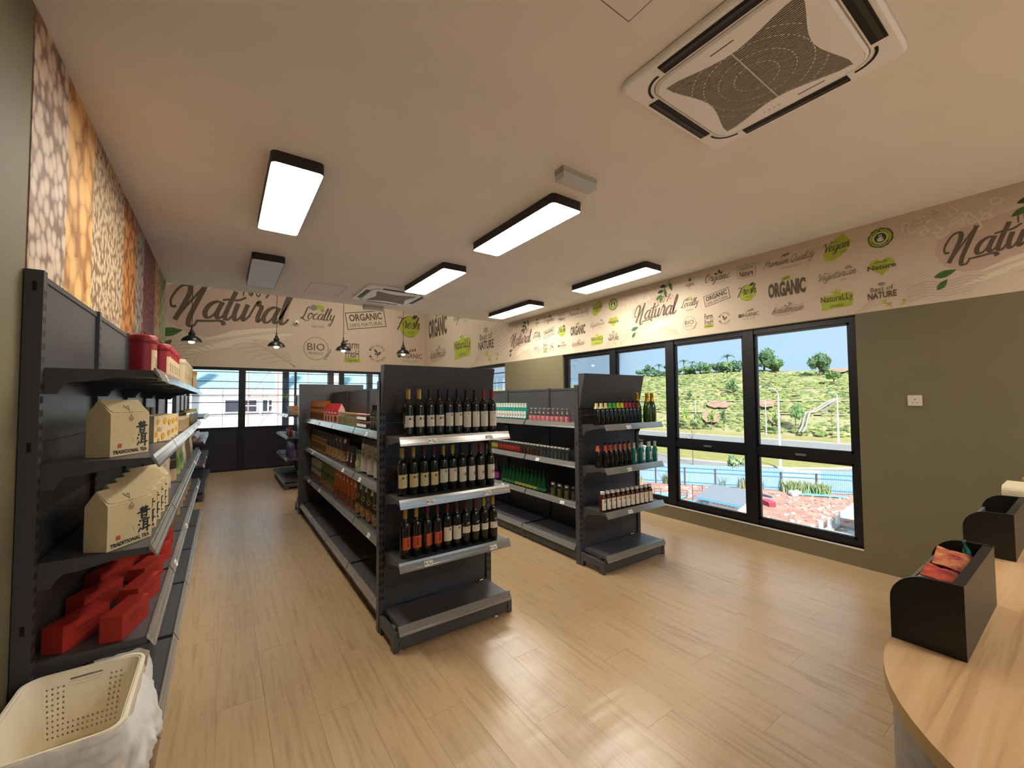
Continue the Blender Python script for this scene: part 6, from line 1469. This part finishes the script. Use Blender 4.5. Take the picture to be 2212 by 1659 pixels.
tuft('grass tuft before the hoarding behind the hut roof', (37.4, 20.3, GZ), .6, 1.0, 220, 3); tuft('spiky grass tuft behind the hut roof at right', (38.3, 18.7, GZ), .7, 1.1, 260, 4); tuft('dark spiky tuft beside the leaning white board', (34.6, 23.8, GZ), .5, 1.2, 160, 5, 0); tuft('small dark tuft at the fence in the right bay', (39.0, 17.6, GZ), .35, .8, 110, 6, 0); tuft('low tuft at the hoarding beyond the end display', (32.6, 26.3, GZ), .9, .7, 220, 7)
tree('leafy shrub rising above the hoarding behind the hut', None, Vector((38.2, 19.4, GZ)), 2.9, .8, .8, (4, 1), 200, 80, .05, .2, 'shrub')
tree('round green shrub at the fence beyond the beer shelf', None, Vector((32.2, 26.2, GZ)), 1.7, .8, .7, (1, 3), 220, 81, .05, .2, 'shrub')
mb = MB(); r_ = random.Random(9)
for k in range(1500):
    x, y = r_.uniform(27, 42), r_.uniform(2, 24)
    if x > 42.6-.67*max(0, y-11.7)-1 or (28 < x < 33 and 13.7 < y < 17.2): continue
    s = r_.uniform(.03, .16); mb.blob((x, y, GZ+s*.3), s*1.3, s, s*.6, 5, 3, 0 if r_.random() < .6 else 1, .5, k)
mb.build('rubble', [M('rubble_a', '#a98a80', .9), M('rubble_b', '#d6c9be', .9)], None, kind='stuff', label='pale stones scattered over the red dirt', category='rubble')
# ================================================================ outside the back window: building under construction
FAC = M('site_facade', '#e6e8e6', .8, noise_=.06, nscale=.8); DKW = M('dark_opening', '#3c3b47', .5); LOUV = M('teal_roof_slat', '#8fb8c4', .5); SCAF = M('scaffold', '#b98f86', .6); COL_ = M('grey_column', '#5b5a62', .8)
FY = 22.0
t = thing('building', 'pale building under construction seen through the back window', 'building', (0, FY, GZ))
MB().box(-14, 0, 0, 14, .4, 8.6).build('facade_wall', FAC, t)
for x, w_ in ((-3.5, 1.2), (.1, 1.15), (3.6, 1.2), (7.1, 1.2), (-7, 1.2), (1.5, .35)):
    f = MB().box(x-.05, -.06, 7.52, x+w_+.05, -.001, 8.12).build('window', FAC, t); MB().box(x, -.075, 7.57, x+w_, -.061, 8.07).build('opening', DKW, f); MB().box(x+w_*.6-.03, -.09, 7.55, x+w_*.6+.03, -.076, 8.08).box(x+w_*.62, -.09, 7.8, x+w_, -.076, 7.84).build('bar', WHITE, f)
for k in range(12): MB().box(-9+1.5*k-.012, -.012, 5.5, -9+1.5*k+.012, -.001, 8.6).build('panel_joint', M('joint_grey', '#8f9494', .8), t)
for z in (6.6, 7.4, 8.25): MB().box(-12, -.012, z-.012, 12, -.001, z+.012).build('panel_joint', M('joint_grey', '#8f9494', .8), t)
for k in range(9): MB().prism([(.0+.35*k, 8.62+.2*k), (.42+.35*k, 8.84+.2*k), (.42+.35*k, 8.87+.2*k), (.0+.35*k, 8.65+.2*k)], 'x', -12, 12).build('roof_slat', LOUV, t)
for x in (-1.4, 2.0, 4.4): MB().box(x, -.35, 0, x+.35, 0, 10.4).build('pier', FAC, t)
for i, x in enumerate((-2.2, .9, 3.2, 5.6)):
    sc_ = thing('scaffold_bay', '%s scaffold tower from the left against the pale building' % ORD[i], 'scaffold', (x, FY-1.1, GZ), 0, 'scaffold towers')
    for dx in (0, 1.1): MB().tube([(dx, 0, 0), (dx, 0, 9.6)], .025, 5).build('upright', SCAF, sc_)
    for k in range(5): MB().tube([(0, 0, 1.8*k+1), (1.1, 0, 1.8*k+1)], .02, 5).build('ledger', SCAF, sc_); MB().tube([(0, .02, 1.8*k+1), (1.1, .02, 1.8*k+2.6)], .016, 5).build('brace', SCAF, sc_)
for i, x in enumerate((1.345, 2.44, 3.50)):
    c = thing('outside_column', '%s grey column from the left outside the back window' % ORD[i], 'column', (x, 12.25, GZ), 0, 'grey columns outside'); MB().box(-.07, -.07, 0, .07, .07, 10).build('shaft', COL_, c); MB().box(-.10, -.10, 9.7, .10, .10, 10).build('capital', COL_, c); MB().box(-.1, -.1, 0, .1, .1, .3).build('plinth', COL_, c)
    if i == 0:
        p = Pr((-.07, -.07, 0), (1, 0, 0), (0, 0, 1), (0, -1, 0), .001); p.text('INF', .07, 8.14, .13, .11, M('yellow_letter', '#c9c43a', .6), .02); p.done('lettering', c)
mb = MB(); mb.box(-20, 11.2, GZ-.5, 5.2, 30, GZ); struct('forecourt', mb, CONC)
mb = MB(); mb.box(-20, -30, GZ-.5, 5.2, -3, GZ); struct('rear_yard', mb, CONC)
for i, y in enumerate((7.5, 9.2)):
    c = thing('outside_column', '%s grey pillar beyond the far side window' % ORD[i], 'column', (5.6, y, GZ), 0, 'grey pillars by the side window'); MB().box(-.14, -.14, 0, .14, .14, 10).build('shaft', COL_, c); MB().box(-.17, -.17, 9.7, .17, .17, 10).build('capital', COL_, c)
